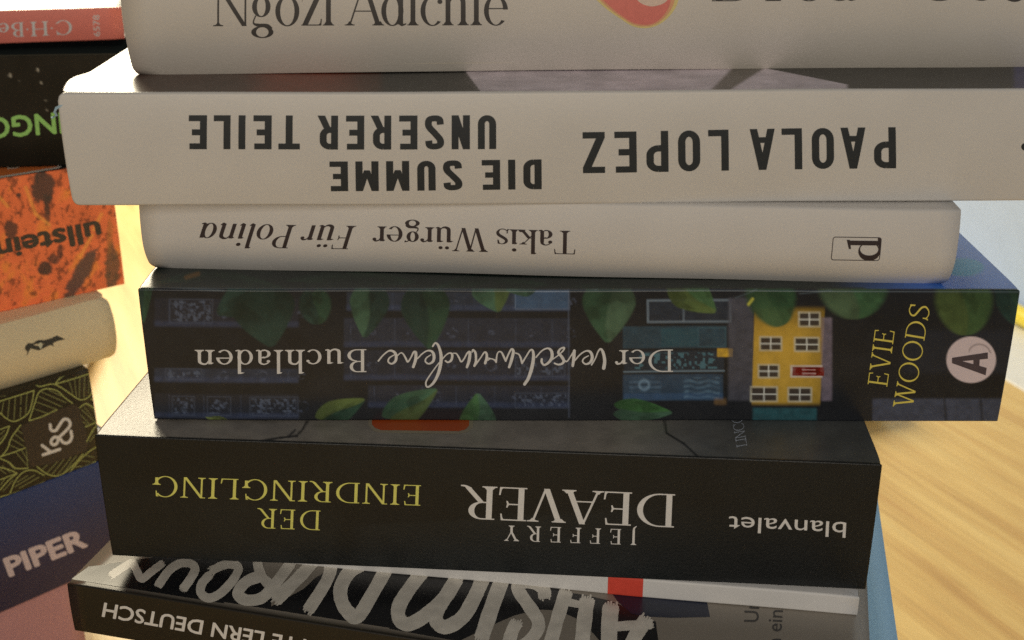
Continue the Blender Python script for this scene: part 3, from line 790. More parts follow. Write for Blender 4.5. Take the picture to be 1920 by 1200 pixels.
b.draw('orange_label', [lab], (190, 70, 20), 'top', m=mat('label_orange', (.50, .085, .015), .4), off=.00008)

# dark green leafy book
k = 'evie'
def p_ev(U, V, s, t):
    n = fbm(U / 40, V / 40, 2, 5)
    C = lin((27, 27, 28)) * (.6 + .8 * n)[:, None]
    def R_(x0, y0, x1, y1, c, a=1.0, soft=2.0): over(C, rect(U, V, x0, y0, x1, y1, soft) * a * (.55 + .7 * fbm(U / 11, V / 9, int(x0), 3)), lin(c))
    def O_(x0, y0, x1, y1, c, a=1.0, wd=2): over(C, frame(U, V, x0, y0, x1, y1, wd) * a, lin(c))
    # rows of old books, set on their sides
    for (x0, x1, y0, y1, c) in [(645, 1068, 596, 650, (44, 46, 54)), (645, 1068, 656, 712, (40, 42, 50)), (690, 1068, 722, 764, (40, 42, 50)), (290, 560, 560, 612, (38, 38, 44)), (290, 560, 690, 716, (46, 50, 60)), (290, 560, 738, 784, (36, 37, 42)), (650, 1068, 548, 582, (46, 50, 58))]:
        R_(x0, y0, x1, y1, c, .95)
        for i, xx in enumerate(np.arange(x0 + 20, x1, 74)):
            over(C, seg(U, V, xx + 9 * math.sin(i * 2.3 + x0), y0 + 3, xx + 9 * math.sin(i * 2.3 + x0), y1 - 3, 2.0, 1.4) * .6 * fbm(U / 9, V / 9, i, 2), lin((74, 80, 94)))
            cx_, cy_ = xx + 34, (y0 + y1) / 2
            rr = np.hypot((U - cx_) / 1.1, V - cy_); over(C, np.exp(-((rr - 6 - 3 * math.sin(i * 1.7 + y0)) / 2.6) ** 2) * sm(.4, .8, fbm(U / 5, V / 5, i + int(y0), 2)) * .45, lin((94, 98, 112)))
        R_(x0, y1 - 10, x1, y1, (62, 70, 92), .38, 4)
    R_(965, 545, 1066, 578, (64, 82, 100), .9); O_(965, 545, 1068, 580, (110, 120, 134), .5)
    for (x0, y0, x1, y1) in [(322, 742, 366, 780), (388, 742, 434, 780), (468, 742, 560, 780), (318, 560, 400, 606), (310, 690, 380, 712), (965, 735, 1066, 765), (965, 668, 1060, 706)]:
        O_(x0, y0, x1, y1, (84, 88, 98), .32, 2.2)
        m = rect(U, V, x0 + 4, y0 + 4, x1 - 4, y1 - 4) * sm(.45, .75, fbm(U / 5, V / 5, int(x0), 3)); over(C, m * .5, lin((100, 106, 118)))
    over(C, seg(U, V, 1066, 540, 1067, 782, 2.5, 1.2) * .5, lin((84, 88, 98)))
    # teal books on the right
    R_(1213, 562, 1372, 604, (42, 46, 52), .9); O_(1213, 562, 1372, 606, (128, 136, 138), .55, 4); O_(1280, 562, 1284, 604, (120, 128, 130), .4, 3)
    R_(1168, 612, 1363, 653, (46, 64, 70), .95); R_(1240, 616, 1310, 650, (42, 76, 78), .55); O_(1308, 614, 1362, 652, (58, 84, 88), .5, 3)
    R_(1170, 658, 1358, 697, (38, 44, 50), .95); over(C, seg(U, V, 1170, 697, 1358, 696, 3, 1.2) * .8, lin((112, 124, 126)))
    R_(1168, 702, 1356, 752, (48, 64, 76), .95); R_(1170, 738, 1356, 750, (58, 80, 104), .6)
    m = rect(U, V, 1282, 708, 1350, 748); over(C, m * (.3 + .3 * np.sin(V / 1.6 + 1.2 * np.sin(U / 6))) * fbm(U / 8, V / 8, 5, 2), lin((104, 128, 138)))
    m = rect(U, V, 1180, 708, 1240, 735); over(C, m * (.3 + .3 * np.sin(V / 1.6)) * fbm(U / 8, V / 8, 6, 2), lin((98, 120, 134)))
    m = rect(U, V, 1190, 662, 1345, 692) * sm(.55, .66, vnoise(U / 5, V / 5, 77)); over(C, m * .7, lin((78, 112, 114)))
    rr = np.hypot(U - 1208, V - 722); over(C, np.exp(-((rr - 9) / 2.5) ** 2) * .6, lin((120, 140, 150)))
    R_(1345, 654, 1374, 670, (196, 148, 44), 1.0, 1.4); R_(1340, 748, 1362, 760, (150, 110, 60), .5, 4)
    # grey wall edge and the yellow house
    R_(1366, 560, 1414, 752, (74, 70, 73), .9, 4)
    x0 = 1415 + (590 - V) * .03
    hs = sm(-1.5, 1.5, U - x0) * sm(-1.5, 1.5, 1546 + (600 - V) * .05 - U) * sm(572, 586, V) * sm(-764, -752, -V)
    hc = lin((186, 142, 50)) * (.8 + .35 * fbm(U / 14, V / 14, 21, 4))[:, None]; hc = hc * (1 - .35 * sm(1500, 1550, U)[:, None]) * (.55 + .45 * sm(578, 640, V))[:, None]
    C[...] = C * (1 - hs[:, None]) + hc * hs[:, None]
    R_(1540, 596, 1560, 752, (116, 100, 104), .8, 3)
    for (a, c, b_, d) in [(1427, 634, 1464, 656), (1492, 635, 1534, 657), (1424, 686, 1459, 707), (1410, 728, 1456, 752), (1480, 729, 1520, 752), (1500, 588, 1536, 611)]:
        R_(a - 3, c - 3, b_ + 3, d + 3, (184, 170, 138), .9, 2.2)
        over(C, rect(U, V, a, c, b_, d, 1.6) * .95, lin((44, 32, 28)))
        over(C, np.clip(seg(U, V, (a + b_) / 2, c, (a + b_) / 2, d, 2.2, 1.2) + seg(U, V, a, (c + d) / 2, b_, (c + d) / 2, 2.2, 1.2), 0, 1), lin((200, 190, 168)))
    R_(1482, 685, 1542, 708, (190, 170, 150), 1, 1.2); R_(1486, 688, 1545, 705, (116, 40, 34), 1.3, 1.0); R_(1504, 692, 1530, 695, (170, 130, 118), 1, 1); R_(1504, 699, 1530, 702, (170, 130, 118), 1, 1)
    R_(1412, 766, 1532, 790, (44, 84, 84), .8, 3)
    # pale shelf on the right
    R_(1636, 748, 1886, 792, (66, 68, 78), .9, 3); R_(1690, 620, 1900, 700, (40, 42, 48), .5, 8)
    for xx in (1770, 1838): over(C, seg(U, V, xx, 750, xx + 4, 790, 5, 2) * .6, lin((26, 27, 30)))
    # ivy
    G1, G2, G3, Y = lin((44, 68, 48)), lin((66, 92, 66)), lin((36, 56, 46)), lin((98, 104, 54))
    D1, OL = lin((34, 54, 44)), lin((74, 86, 46))
    IVY = [(350, 500, 120, 60, 160, G3, D1), (470, 512, 120, 60, 20, D1, G3), (640, 505, 120, 50, 165, G3, D1), (760, 512, 110, 50, 10, D1, G3), (860, 520, 90, 36, 170, G3, D1), (1000, 520, 90, 40, 15, G1, D1),
        (455, 560, 120, 90, 150, D1, G3), (500, 600, 108, 118, 78, D1, G3), (592, 578, 66, 60, 80, G1, G3), (690, 588, 98, 74, 98, G3, G2), (800, 600, 118, 92, 84, G1, D1), (926, 555, 66, 76, 72, OL, G2), (972, 536, 60, 44, 170, G2, D1),
        (1141, 590, 112, 100, 92, lin((76, 96, 68)), lin((54, 80, 54))), (1306, 558, 100, 74, 38, lin((70, 98, 56)), lin((88, 100, 50))), (1450, 566, 108, 92, 70, lin((46, 74, 44)), lin((58, 84, 50))), (1602, 550, 108, 128, 84, lin((66, 98, 60)), lin((72, 88, 58))), (1808, 576, 118, 108, 86, lin((62, 82, 44)), lin((72, 84, 42))), (1900, 572, 90, 60, 70, G1, G3), (268, 560, 100, 36, 88, G1, G3),
        (644, 768, 96, 52, -26, lin((92, 102, 50)), G1), (776, 758, 112, 62, -33, lin((62, 92, 64)), lin((78, 92, 50))), (896, 772, 76, 68, -90, lin((66, 98, 54)), G2), (1211, 772, 108, 46, 4, lin((62, 100, 50)), G2), (404, 786, 40, 14, 190, Y, Y)]
    for i, a in enumerate(IVY):
        leaf(C, U, V, *a, seed=i * 7 + 1, a=.96, gain=1.0, egg=a[0] in (1450, 1602, 1808, 1900, 592))
    # the house and stalks seen through the leaves' gaps
    for (xa, ya, xb, yb) in [(740, 536, 900, 540), (420, 545, 300, 540), (980, 528, 1120, 544), (1380, 560, 1420, 545), (1500, 552, 1560, 546)]:
        over(C, seg(U, V, xa, ya, xb, yb, 2.2, 1.4) * .5, lin((86, 94, 92)))
    over(C, seg(U, V, 1404, 572, 1412, 562, 5, 2), lin((170, 160, 60)))
    over(C, seg(U, V, 357, 521, 370, 514, 10, 3) * .7, lin((150, 110, 40)))
    # score line along the upper edge, with its glossy streak painted in
    over(C, seg(U, V, 262, 541, 1912, 549, 2.0, 1.2) * .25, lin((120, 128, 130)))
    # publisher's roundel
    cx_, cy_ = 1820, 675; r = np.hypot((U - cx_) / 46.5, (V - cy_) / 43.5)
    over(C, 1 - sm(.965, 1.03, r), lin((196, 170, 158)))
    over(C, (1 - sm(.9, 1, r)) * np.exp(-((np.hypot(U - 1835, V - 668) - 22) / 1.6) ** 2) * (U > 1815) * (V < 662) * .6, lin((90, 76, 70)))
    return C / WHITE * .64
def p_evtop(U, V, s, d):
    g = sm(1540, 1770, U)[:, None]
    C = np.array([.012, .022, .020]) * (.5 + fbm(U / 40, V / 16, 61, 4))[:, None] * (1 - g) + np.array([.06, .22, .78]) * (.85 + .3 * fbm(U / 50, V / 30, 62, 3))[:, None] * g
    for i, (x, y, ln_, wd_, an) in enumerate([(350, 520, 130, 22, 170), (470, 528, 130, 26, 10), (590, 520, 120, 22, 175), (720, 524, 130, 26, 5), (860, 530, 110, 22, 170), (980, 532, 100, 20, 0), (1120, 536, 90, 18, 180), (1320, 542, 90, 14, 0), (1480, 544, 90, 14, 180), (1610, 545, 110, 14, 0)]):
        leaf(C, U, V, x, y, ln_, wd_, an, (.018, .05, .03), (.012, .036, .026), i * 5 + 2, .9)
    over(C, (1 - sm(.9, 1.1, np.hypot((U - 1806) / 38, (V - 502) / 17))), (.0, .30, .58))
    over(C, seg(U, V, 350, 520, 372, 513, 8, 3) * .7, (.25, .13, .03))
    return C
b = Book(k, 'book', 'dark book with green ivy leaves, a yellow house and old books on its spine', MAIN, 'cover', SPECS[k], (.02, .025, .03), paint=p_ev,
         paint_top=p_evtop,
         rough=.26, cspec=.5, nx=760, nspine=120, tooth=.06, dlist=[.15, .1, .07, .05, .04, .03] + list(np.arange(.002, .026, .0012)))
b.write('author_lettering', 'EVIE', (1663, 725), (1677, 621), 37, 'roman', (172, 142, 58), T=.085, t=.045, spacing=.09, off=.00006)
b.write('author_lettering', 'WOODS', (1710, 769), (1743, 576), 37, 'roman', (172, 142, 58), T=.085, t=.045, spacing=.05, off=.00006)
cr = (224, 206, 178)
b.write('title_lettering', 'Der', (1262, 655.5), (1153, 656), 42, 'roman', cr, T=.095, t=.045, spacing=.03)
b.write('title_lettering', 'Buchladen', (687, 654), (366, 655), 43, 'roman', cr, T=.10, t=.045, spacing=.05)
STROKES_A = [[(1770,495,55),(1785,380,50),(1760,250,45),(1720,195,30),(1680,240,22),(1640,340,20),(1580,440,26)],
 [(1530,300,16),(1460,340,22),(1440,390,25),(1490,430,25),(1560,400,40),(1590,320,48),(1560,240,40),(1490,225,22),(1400,280,22),(1320,370,22)],
 [(1285,455,40),(1300,340,50),(1310,220,45)], [(1310,220,30),(1250,310,20),(1195,385,22),(1150,370,25)],
 [(1000,415,25),(1060,435,28),(1120,420,35),(1145,375,45),(1110,310,45),(1060,250,40),(1090,190,28),(1150,170,28),(1140,210,25),(1070,280,18),(975,350,16)],
 [(800,350,35),(800,400,35),(840,440,30),(910,400,40),(960,320,50),(950,220,45),(890,180,25),(800,220,22),(710,320,22)],
 [(530,745,45),(590,650,50),(640,500,55),(670,330,50),(660,220,35),(620,210,25),(560,300,22),(490,415,28)], [(490,410,30),(470,330,30),(440,275,22),(390,255,20)],
 [(290,475,40),(330,350,48),(355,230,45),(325,195,30),(280,270,25),(235,380,28)], [(235,380,28),(200,300,32),(170,245,25),(130,235,18),(100,280,22),(85,400,28)], [(85,395,22),(40,355,18),(-40,335,18)]]
STROKES_B = [[(1920,370,18),(1840,345,18),(1790,370,18)], [(1750,415,40),(1775,330,42),(1770,260,35),(1735,250,25),(1680,330,20),(1585,460,28)], [(1580,460,32),(1605,380,35),(1600,260,38),(1560,210,28),(1545,245,20)],
 [(1465,480,38),(1500,370,48),(1510,250,45),(1470,260,25),(1420,350,22),(1375,395,25),(1340,330,28),(1300,270,20),(1250,262,16)],
 [(1130,385,28),(1170,405,25),(1220,370,38),(1235,290,38),(1200,260,22),(1140,290,18),(1070,370,20),(1000,450,18),(900,590,20),(830,700,24),(825,770,26),(860,795,26),(940,730,40),(1010,600,48),(1050,450,52),(1060,300,50),(1020,150,38),(970,105,26),(930,155,28)],
 [(900,290,14),(830,340,22),(815,395,25),(870,430,25),(935,390,40),(950,310,48),(920,240,38),(850,225,22),(770,270,22),(690,350,20)],
 [(625,480,42),(660,370,48),(665,260,45),(630,250,28),(590,330,22),(540,400,26),(510,350,30),(470,280,22),(430,260,18),(380,300,18)],
 [(330,290,16),(250,340,24),(235,400,26),(290,430,26),(350,380,42),(355,290,45),(310,235,36),(240,230,24),(150,300,22),(80,385,26)]]
q = []
for x0, ST in ((920, STROKES_A), (700, STROKES_B)):
    for P in ST:
        pp = catmull([(x0 + x / 8.348, 630 + y / 8.348) for x, y, _ in P], 7)
        ww = np.interp(np.linspace(0, len(P) - 1, len(pp)), range(len(P)), [w_ / 8.348 for _, _, w_ in P])
        q += ribbon(pp, list(ww), True)
b.draw('title_lettering', q, cr)
# A of the roundel, apex to the left
for_A = [[(1784, 671), (1784, 679), (1851, 673), (1851, 661)], [(1784, 672), (1784, 681), (1847, 704), (1849, 690)], [(1824, 668), (1836, 668), (1835, 692), (1824, 690)]]
b.draw('roundel_letter', for_A, (58, 46, 44), off=.00008)

# white hardcover with joined serif title
k = 'polina'
b = Book(k, 'book', 'white round backed hardcover with black serif title, on the ivy leaf book', MAIN, 'dust_jacket', SPECS[k], (.74, .725, .71), rough=.45, hard=True, tooth=.25, tooth_scale=1500, corner=.0025, asym=.3, lower=True)
blk = (40, 30, 27)
b.write('author_lettering', 'Takis Würger', (1080, 431), (699, 424), 44, 'roman', blk, T=.125, t=.034, spacing=.012)
b.write('title_lettering', 'Für Polina', (669, 423), (373, 416), 44, 'roman', blk, it=True, T=.125, t=.034, spacing=.012)
def outline(P, wd):
    return ribbon(P + [P[0], P[1]], wd, False)
def rrect(c0, c1, c2, c3, r=.12):
    Q = [np.array(c, float) for c in (c0, c1, c2, c3)]; out = []
    for i in range(4):
        p, a, n = Q[i], Q[i - 1], Q[(i + 1) % 4]
        la = 5 / np.linalg.norm(a - p); lb = 5 / np.linalg.norm(n - p)
        s_, e2 = p + (a - p) * la, p + (n - p) * lb
        for t in np.linspace(0, 1, 5): out.append((1 - t) ** 2 * s_ + 2 * t * (1 - t) * p + t * t * e2)
    return out
b.draw('publisher_mark', outline(rrect((1561, 441), (1651, 442), (1647, 485), (1557, 484)), 1.5), blk, cuts=6)
pq = ribbon([(1588, 451.5), (1648, 452)], 8.5, False) + [[(1586, 446), (1592, 446), (1594, 463), (1590, 463)]] + [[(1644, 442), (1650, 442), (1648, 470), (1645, 456)]]
for a0, a1 in zip(np.linspace(0, 360, 30)[:-1], np.linspace(0, 360, 30)[1:]):
    def pt(a, ro, ri, wx): return (1629 + wx * math.cos(R(a)), 467 + ro * math.sin(R(a)))
    o1, o2 = (1628 + 20.5 * math.cos(R(a0)), 467.5 + 18 * math.sin(R(a0))), (1628 + 20.5 * math.cos(R(a1)), 467.5 + 18 * math.sin(R(a1)))
    i1, i2 = (1628 + 17 * math.cos(R(a0)), 463.5 + 11.5 * math.sin(R(a0))), (1628 + 17 * math.cos(R(a1)), 463.5 + 11.5 * math.sin(R(a1)))
    pq.append([o1, o2, i2, i1])
b.draw('publisher_mark', pq, blk, cuts=6, off=.00007)

# white hardcover with black poster capitals
k = 'paola'
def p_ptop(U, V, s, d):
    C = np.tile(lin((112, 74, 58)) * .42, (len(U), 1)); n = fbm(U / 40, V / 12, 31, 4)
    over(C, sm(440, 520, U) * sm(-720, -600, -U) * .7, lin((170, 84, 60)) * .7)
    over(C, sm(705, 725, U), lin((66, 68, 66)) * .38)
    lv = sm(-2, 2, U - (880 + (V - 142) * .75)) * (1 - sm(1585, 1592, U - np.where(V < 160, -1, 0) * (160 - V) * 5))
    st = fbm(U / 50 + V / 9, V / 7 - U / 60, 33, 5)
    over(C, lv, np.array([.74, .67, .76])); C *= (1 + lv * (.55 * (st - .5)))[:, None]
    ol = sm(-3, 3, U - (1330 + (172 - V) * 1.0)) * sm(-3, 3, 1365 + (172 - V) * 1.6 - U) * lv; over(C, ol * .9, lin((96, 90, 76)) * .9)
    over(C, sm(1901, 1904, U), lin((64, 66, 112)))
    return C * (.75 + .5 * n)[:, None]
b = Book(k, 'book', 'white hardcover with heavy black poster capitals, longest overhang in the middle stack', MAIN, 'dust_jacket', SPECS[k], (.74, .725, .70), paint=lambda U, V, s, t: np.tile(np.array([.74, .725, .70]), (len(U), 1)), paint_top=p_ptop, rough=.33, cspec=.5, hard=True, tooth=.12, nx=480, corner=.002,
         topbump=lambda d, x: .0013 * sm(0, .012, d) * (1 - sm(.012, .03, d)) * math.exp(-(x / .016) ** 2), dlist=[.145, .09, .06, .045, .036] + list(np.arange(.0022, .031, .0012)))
ch = (32, 32, 30)
b.write('title_lettering', 'UNSERER TEILE', (931, 215), (353, 216), 63, 'condensed', ch, wt=.175)
b.write('title_lettering', 'DIE SUMME', (1016, 297.5), (617, 301), 57, 'condensed', ch, wt=.18)
b.write('author_lettering', 'PAOLA LOPEZ', (1680, 239.5), (1091, 247), 77, 'condensed', ch, wt=.155)

b.draw('publisher_mark', [[(1922 + 7 * math.cos(a), 276 + 7 * math.sin(a)) for a in np.linspace(0, 6.283, 16, endpoint=False)]], ch, cuts=4)
def thread(name, P, r, m, parent):
    V = []; F = []; n = 6
    P = [Vector(tuple(q_)) for q_ in P]
    for i, c in enumerate(P):
        d = (P[min(i + 1, len(P) - 1)] - P[max(i - 1, 0)]).normalized(); u = d.orthogonal().normalized(); v_ = d.cross(u)
        for k_ in range(n): a = 2 * math.pi * k_ / n; V.append(c + (u * math.cos(a) + v_ * math.sin(a)) * r)
    for i in range(len(P) - 1):
        for k_ in range(n): F.append((i * n + k_, i * n + (k_ + 1) % n, (i + 1) * n + (k_ + 1) % n, (i + 1) * n + k_))
    return mesh(name, V, F, m, parent, True)
thread('bookmark_ribbon', [(.0030, .0018, .0266), (.0012, .0014, .0262), (-.0006, .0010, .0254), (-.0012, .0010, .0244), (-.0008, .0010, .0236), (-.0020, .0006, .0230)], .00035, mat('ribbon_blue', (.42, .62, .78), .6), b.root)

# topmost white book
k = 'adichie'
b = Book(k, 'book', 'white book with slender serif lettering and an orange drop, topmost in the middle stack', MAIN, 'dust_jacket', SPECS[k], (.72, .68, .62), rough=.5, hard=True, tooth=.3, tooth_scale=1500, corner=.0025)
gi = (50, 44, 38)
b.write('author_lettering', 'Ngozi Adichie', (398, 47), (953, 47), 79, 'roman', gi, T=.105, t=.026, spacing=-.015, xh=.69, sw=.85)
b.write('title_lettering', 'Dream Count', (1332, 2), (2010, -3), 80, 'roman', gi, T=.105, t=.026, xh=.69, sw=.85)
oc = catmull([(1098, -22), (1130, 12), (1160, 34), (1190, 51), (1222, 51), (1250, 34), (1270, 2), (1268, -40), (1240, -62), (1190, -66), (1130, -60), (1092, -45)], 6, True)
ic = catmull([(1110, -20), (1140, 10), (1165, 30), (1190, 44), (1220, 45), (1243, 28), (1256, 0), (1250, -40), (1220, -55), (1180, -58), (1130, -54), (1104, -42)], 6, True)
hc = catmull([(1190, -8), (1200, 6), (1222, 12), (1246, 4), (1255, -14), (1246, -36), (1215, -44), (1192, -30)], 6, True)
def fan(P):
    c = sum(P) / len(P); return [[c, P[i], P[(i + 1) % len(P)]] for i in range(len(P))]
b.draw('orange_drop', fan(oc), (216, 140, 84), cuts=5, off=.00005)
mc = [p * .5 + q_ * .5 for p, q_ in zip(oc, ic)]
b.draw('orange_drop', fan(mc), (206, 112, 76), cuts=5, off=.00009)
b.draw('orange_drop', fan(ic), (186, 86, 70), cuts=5, off=.00013)
b.draw('orange_drop', fan(hc), (204, 136, 112), cuts=5, off=.00017)

# ------------------------------------------------------------------ left stack, from the bottom up
k = 'pink'
Book(k, 'book', 'mauve pink book lying at the bottom of the left stack', LEFT, 'cover', SPECS[k], lin((200, 152, 162)), rough=.4)
k = 'blue'
def p_bl(U, V, s, t):
    g = sm(900, 1120, V + U * .35)[:, None]
    C = lin((58, 64, 98)) * (1 - g) + lin((62, 46, 62)) * g
    return C / WHITE * np.array([.42, .52, .54]) * (.92 + .16 * fbm(U / 40, V / 40, 4)[:, None])
b = Book(k, 'book', 'navy to plum book with pale bold upright capitals, in the left stack', LEFT, 'cover', SPECS[k], lin((44, 48, 74)), paint=p_bl, rough=.4, nx=120, nspine=40)
b.write('publisher_lettering', 'PIPER', (16, 1080), (166, 1023), 34, 'sans', (150, 130, 124), bold=.055)
k = 'green'
b = Book(k, 'book', 'black book with an olive green leaf line pattern and a pale monogram on its spine', LEFT, 'cover', SPECS[k], lin((50, 46, 34)) * .9, rough=.4)
def cp(P): return [(x / 3.635, 600 + y / 3.635) for x, y in P]
LP = [[(375, 440), (500, 405), (612, 370)], [(612, 370), (642, 430), (615, 515), (550, 546), (480, 505), (430, 470), (375, 440)],
      [(195, 686), (235, 570), (265, 495), (320, 470), (390, 485), (440, 530), (492, 568)], [(195, 686), (290, 655), (385, 612)],
      [(0, 555), (120, 518), (232, 482)], [(232, 482), (215, 570), (185, 640), (100, 690), (40, 670), (0, 632)],
      [(538, 602), (585, 572), (640, 605), (675, 660), (694, 700)], [(580, 730), (640, 705), (700, 690)],
      [(0, 745), (62, 722)], [(62, 722), (30, 800), (-20, 860)], [(138, 715), (75, 800), (45, 880), (0, 935)], [(0, 930), (90, 900), (170, 870)],
      [(0, 945), (60, 970), (105, 1010), (190, 1010)], [(-20, 1000), (60, 1020), (115, 1045)], [(115, 1045), (60, 1065), (0, 1090)], [(70, 1180), (105, 1095), (160, 1035), (230, 1025), (300, 1060)],
      [(250, 1000), (330, 1055), (410, 1060), (490, 1000), (565, 915)], [(470, 1050), (540, 960), (600, 905), (655, 868)], [(470, 1050), (560, 1010), (655, 968)], [(0, 1160), (60, 1090), (115, 1045)], [(590, 830), (640, 740), (690, 700)], [(620, 545), (690, 500)], [(375, 440), (340, 440), (270, 455), (232, 430)], [(375, 440), (420, 395), (520, 355), (600, 330)],
      [(0, 1210), (80, 1185), (190, 1150), (300, 1105)], [(-60, 640), (-30, 600), (0, 555)], [(-90, 760), (-40, 700), (0, 632)]]
HT = [((475, 425), (495, 500)), ((510, 410), (520, 525)), ((545, 398), (540, 538)), ((580, 388), (570, 530)), ((610, 378), (604, 505)),
      ((262, 520), (420, 592)), ((248, 560), (385, 610)), ((280, 490), (450, 565)), ((232, 605), (330, 640)), ((330, 478), (420, 520)),
      ((25, 555), (10, 640)), ((65, 542), (50, 668)), ((105, 528), (92, 680)), ((145, 514), (135, 665)), ((185, 500), (172, 640)), ((-20, 565), (-40, 640)),
      ((570, 590), (680, 690)), ((555, 612), (650, 700)), ((545, 640), (610, 716)), ((560, 690), (590, 715)), ((600, 580), (670, 640)),
      ((110, 745), (150, 775)), ((95, 775), (160, 825)), ((75, 810), (160, 860)), ((60, 850), (130, 880)),
      ((0, 780), (30, 750)), ((-10, 820), (40, 775)), ((10, 990), (70, 1040)), ((-10, 1010), (40, 1050)), ((40, 960), (100, 1020)),
      ((320, 1045), (400, 955)), ((355, 1055), (440, 945)), ((395, 1055), (485, 935)), ((435, 1045), (520, 925)), ((285, 1020), (350, 960)),
      ((110, 1110), (190, 1060)), ((100, 1140), (240, 1055)), ((130, 1150), (270, 1070)), ((510, 1005), (560, 1000)), ((545, 960), (620, 970)), ((585, 925), (645, 940)), ((610, 830), (650, 780)), ((600, 800), (640, 755)),
      ((175, 870), (185, 990)), ((140, 880), (190, 960)), ((100, 895), (190, 1000)), ((400, 400), (440, 420)), ((440, 385), (470, 408)), ((490, 365), (520, 390)), ((0, 520), (40, 520)), ((270, 400), (300, 450)), ((300, 395), (340, 440)), ((0, 1130), (40, 1070)), ((20, 1170), (90, 1090))]
ol = ink((126, 124, 66))
q = []
for P in LP: q += ribbon(catmull(cp(P), 5), 1.9, True)
b.draw('leaf_pattern', q, (126, 124, 66), m=ol)
q = []
for P in HT: q += ribbon(cp(P), 1.4, False)
b.draw('leaf_hatching', q, (92, 90, 52), m=ink((98, 95, 54)), off=.00003)
# continue the pattern along the hidden rest of the spine
q = []
for i in range(9):
    for j in range(3):
        cx_, cz = .166 - i * .017, .007 + j * .0135
        sgn = 1 if (i + j) % 2 else -1
        P = [(cx_ - .008, cz), (cx_ - .002, cz + sgn * .005), (cx_ + .004, cz + sgn * .004), (cx_ + .008, cz), (cx_, cz - .0008 * sgn), (cx_ - .008, cz)]
        q += ribbon(catmull(P, 4), .0004, False)
        for m_ in range(4): q += ribbon([(cx_ - .005 + m_ * .003, cz), (cx_ - .004 + m_ * .003, cz + sgn * .0035)], .0003, False)
v, f = union([[tuple(p) for p in g] for g in q if max(p[0] for p in g) < .178])
b.put('leaf_pattern', v, f, ol)
dk = [(200, 690), (380, 618), (500, 575), (540, 600), (560, 690), (585, 760), (600, 850), (590, 890), (470, 940), (330, 985), (200, 1000), (180, 900), (150, 780), (140, 720)]
b.draw('monogram_panel', fan([np.array(p) for p in cp(dk)]), (62, 54, 46), m=mat('dark_panel', lin((62, 54, 46)) * 1.1, .4), off=.00006)
mono = [[(290, 918), (405, 880)], [(345, 900), (283, 853)], [(338, 712), (345, 748), (375, 752), (402, 715), (430, 678), (462, 680), (475, 715), (445, 755), (400, 800), (385, 838), (360, 850), (344, 828), (366, 798), (402, 806), (430, 835), (464, 834), (486, 800), (480, 758)]]
q = []
for P in mono: q += ribbon(catmull(cp(P), 6), 5.6, True)
b.draw('monogram', q, (206, 190, 162), off=.0001)
k = 'cream'
b = Book(k, 'book', 'cream hardcover with a small black bird on its spine, in the left stack', LEFT, 'cover', SPECS[k], np.array([.86, .76, .52]), rough=.7, hard=True, tooth=.5, tooth_scale=2600, corner=.0025)
bird = [(165, 170), (185, 150), (215, 152), (250, 130), (300, 128), (345, 115), (380, 98), (437, 122), (380, 135), (350, 150), (358, 172), (335, 160), (290, 182), (255, 198), (220, 190), (200, 185), (187, 205), (172, 240), (176, 205), (160, 190)]
b.draw('bird_mark', [cp(bird)], (48, 44, 36), cuts=4)
b.draw('bird_mark', fan([np.array(p) for p in cp([(255, 150), (275, 145), (280, 165), (268, 190), (250, 165)])]), (150, 140, 112), cuts=4, off=.0001)
k = 'orange'
def p_or(U, V, s, t):
    a = U * .97 + V * .24; c = -U * .24 + V * .97
    n = fbm(a / 26, c / 40, 41, 5); n2 = fbm(a / 7, c / 14, 45, 4); n3 = fbm(a / 4, c / 9, 49, 3)
    C = lin((206, 100, 56)) * (.75 + .5 * n)[:, None]
    over(C, sm(.55, .75, n) * .6, lin((200, 120, 46)))
    over(C, sm(.60, .72, n2) * .75, lin((96, 52, 34)))
    over(C, sm(.68, .78, n3) * .6, lin((60, 44, 34)))
    def blob(x, y, rx, ry, col, a_=.9, r_=0):
        cr, sr = math.cos(R(r_)), math.sin(R(r_)); X_ = (U - x) * cr + (V - y) * sr; Y_ = -(U - x) * sr + (V - y) * cr
        d = np.hypot(X_ / rx, Y_ / ry) + .55 * (fbm(U / 6, V / 6, int(x), 3) - .5); over(C, (1 - sm(.75, 1.05, d)) * a_, lin(col))
    blob(80, 350, 24, 34, (56, 50, 42)); blob(88, 395, 7, 30, (60, 50, 40), .8); blob(84, 502, 15, 14, (52, 48, 40)); blob(34, 365, 5, 5, (60, 48, 40)); blob(100, 485, 12, 10, (70, 52, 42), .8, 30)
    blob(150, 515, 16, 62, (84, 62, 50), .95, 28); blob(210, 500, 16, 46, (84, 66, 46), .85); blob(20, 430, 14, 20, (54, 48, 40), .85); blob(205, 440, 6, 40, (140, 90, 44), .6); blob(112, 470, 6, 16, (60, 46, 38), .8)
    for (x0, y0, x1, y1) in [(48, 350, 66, 400), (66, 400, 92, 420), (150, 480, 172, 440), (175, 430, 190, 400), (0, 370, 14, 386)]:
        over(C, seg(U, V, x0, y0, x1, y1, 5, 3) * .7, lin((214, 140, 60)))
    return C / WHITE * .84
b = Book(k, 'book', 'rusty orange speckled book with black lower case lettering, in the left stack', LEFT, 'cover', SPECS[k], lin((205, 95, 45)), paint=p_or, rough=.42, nx=420, nspine=110)
b.write('publisher_lettering', 'ullstein', (186, 413), (-12, 452), 36, 'sans', (52, 44, 34), bold=.05, m=ink((58, 48, 36)))
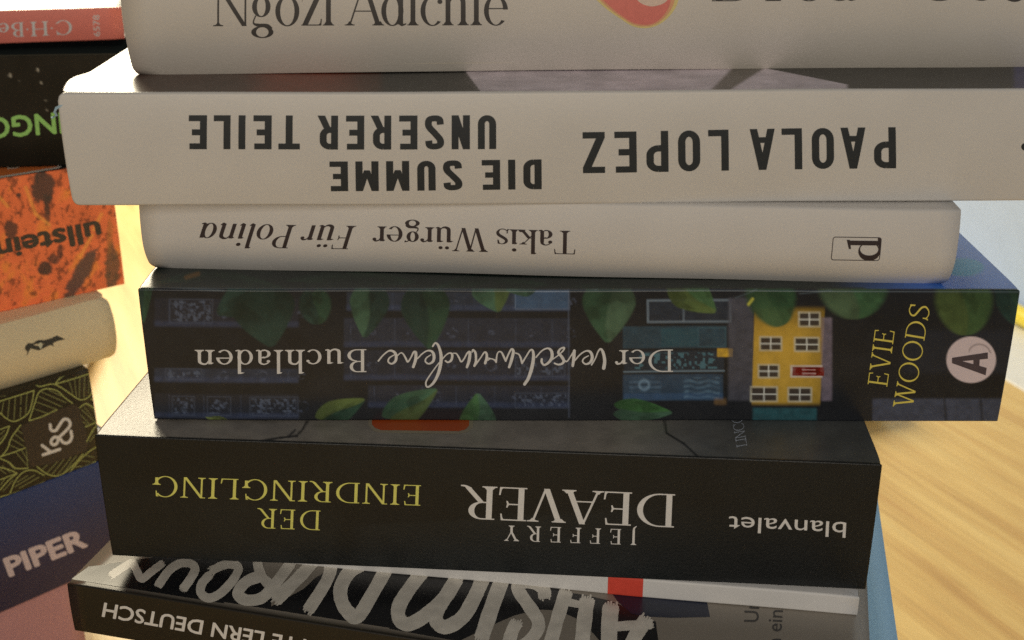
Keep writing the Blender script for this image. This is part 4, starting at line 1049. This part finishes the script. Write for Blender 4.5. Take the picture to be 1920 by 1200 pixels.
# the orange sticker on its cover
stk = [(-60, 307), (-60, 343), (0, 332.5), (60, 323), (108, 315), (115, 311), (112, 306), (96, 300), (80, 297), (0, 300)]
stk2 = [(-60, 307), (-60, 340), (0, 329.5), (60, 320), (105, 312.5), (110, 309.5), (106, 306), (92, 301.5), (79, 299), (0, 302)]
b.draw('top_field', [[(-80, 347), (0, 333.0), (60, 324), (122, 317), (150, 300), (150, 280), (-80, 290)]], (40, 36, 32), 'top', m=mat('orange_top_black', (.03, .03, .03), .4), off=.00002)
b.draw('sticker_border', fan([np.array(p) for p in stk]), (190, 176, 150), 'top', m=mat('sticker_white', (.86, .84, .80), .5), off=.00005)
b.draw('orange_sticker', fan([np.array(p) for p in stk2]), (200, 90, 40), 'top', m=mat('sticker_orange', (.86, .24, .06), .5), off=.00009)
b.draw('sticker_mark', [[(10, 305.5), (30, 303.5), (36, 314), (14, 317)]], (180, 160, 140), 'top', m=mat('sticker_mark', (.86, .70, .58), .5, mottle=.5, mottle_scale=800), off=.00013)
k = 'black'
def p_bk(U, V, s, t):
    C = np.tile(lin((72, 68, 60)) * .62, (len(U), 1)) * (.8 + .4 * fbm(U / 40, V / 60, 51, 4))[:, None]
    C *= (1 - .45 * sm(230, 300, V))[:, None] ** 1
    for i, (x, y, r_) in enumerate([(18, 143, 3.2), (69, 133, 2.8), (78, 156, 2.2), (34, 100, 1.6), (87, 188, 2.0), (37, 152, 1.8), (89, 206, 1.6), (140, 170, 2), (-20, 160, 2.5), (-40, 120, 2)]):
        over(C, (1 - sm(r_ * .5, r_ * 1.2, np.hypot((U - x), (V - y) * .8))) * .8, lin((205, 200, 185)))
    return C
b = Book(k, 'book', 'black speckled book with grass green capitals, second from top in the left stack', LEFT, 'cover', SPECS[k], lin((52, 50, 44)), paint=p_bk, paint_top=lambda U, V, s, t: np.tile(np.array([.007, .009, .010]), (len(U), 1)), rough=.75, cspec=0.0, nx=340, nspine=80)
b.write('title_lettering', 'INGO', (118, 211), (-28, 223), 38, 'sans', (112, 144, 72), bold=.03, m=ink((112, 144, 72)))
k = 'red'
b = Book(k, 'book', 'slim brick red paperback with a white top cover, topmost in the left stack', LEFT, 'cover', SPECS[k], (.8, .78, .74), paint=lambda U, V, s, t: np.tile(lin((250, 142, 128)), (len(U), 1)) * 1.0, paint_top=lambda U, V, s, t: np.tile(np.array([.82, .80, .76]), (len(U), 1)), rough=.4)
b.write('publisher_lettering', 'C·H·Beck', (134, 36.5), (-52, 46), 27, 'roman', (240, 220, 185), T=.13, t=.05, spacing=.03, m=ink((250, 225, 190)))
b.write('number_lettering', '6578', (187.5, 67), (186, 27), 12, 'sans', (226, 170, 140), m=ink((226, 170, 140)))
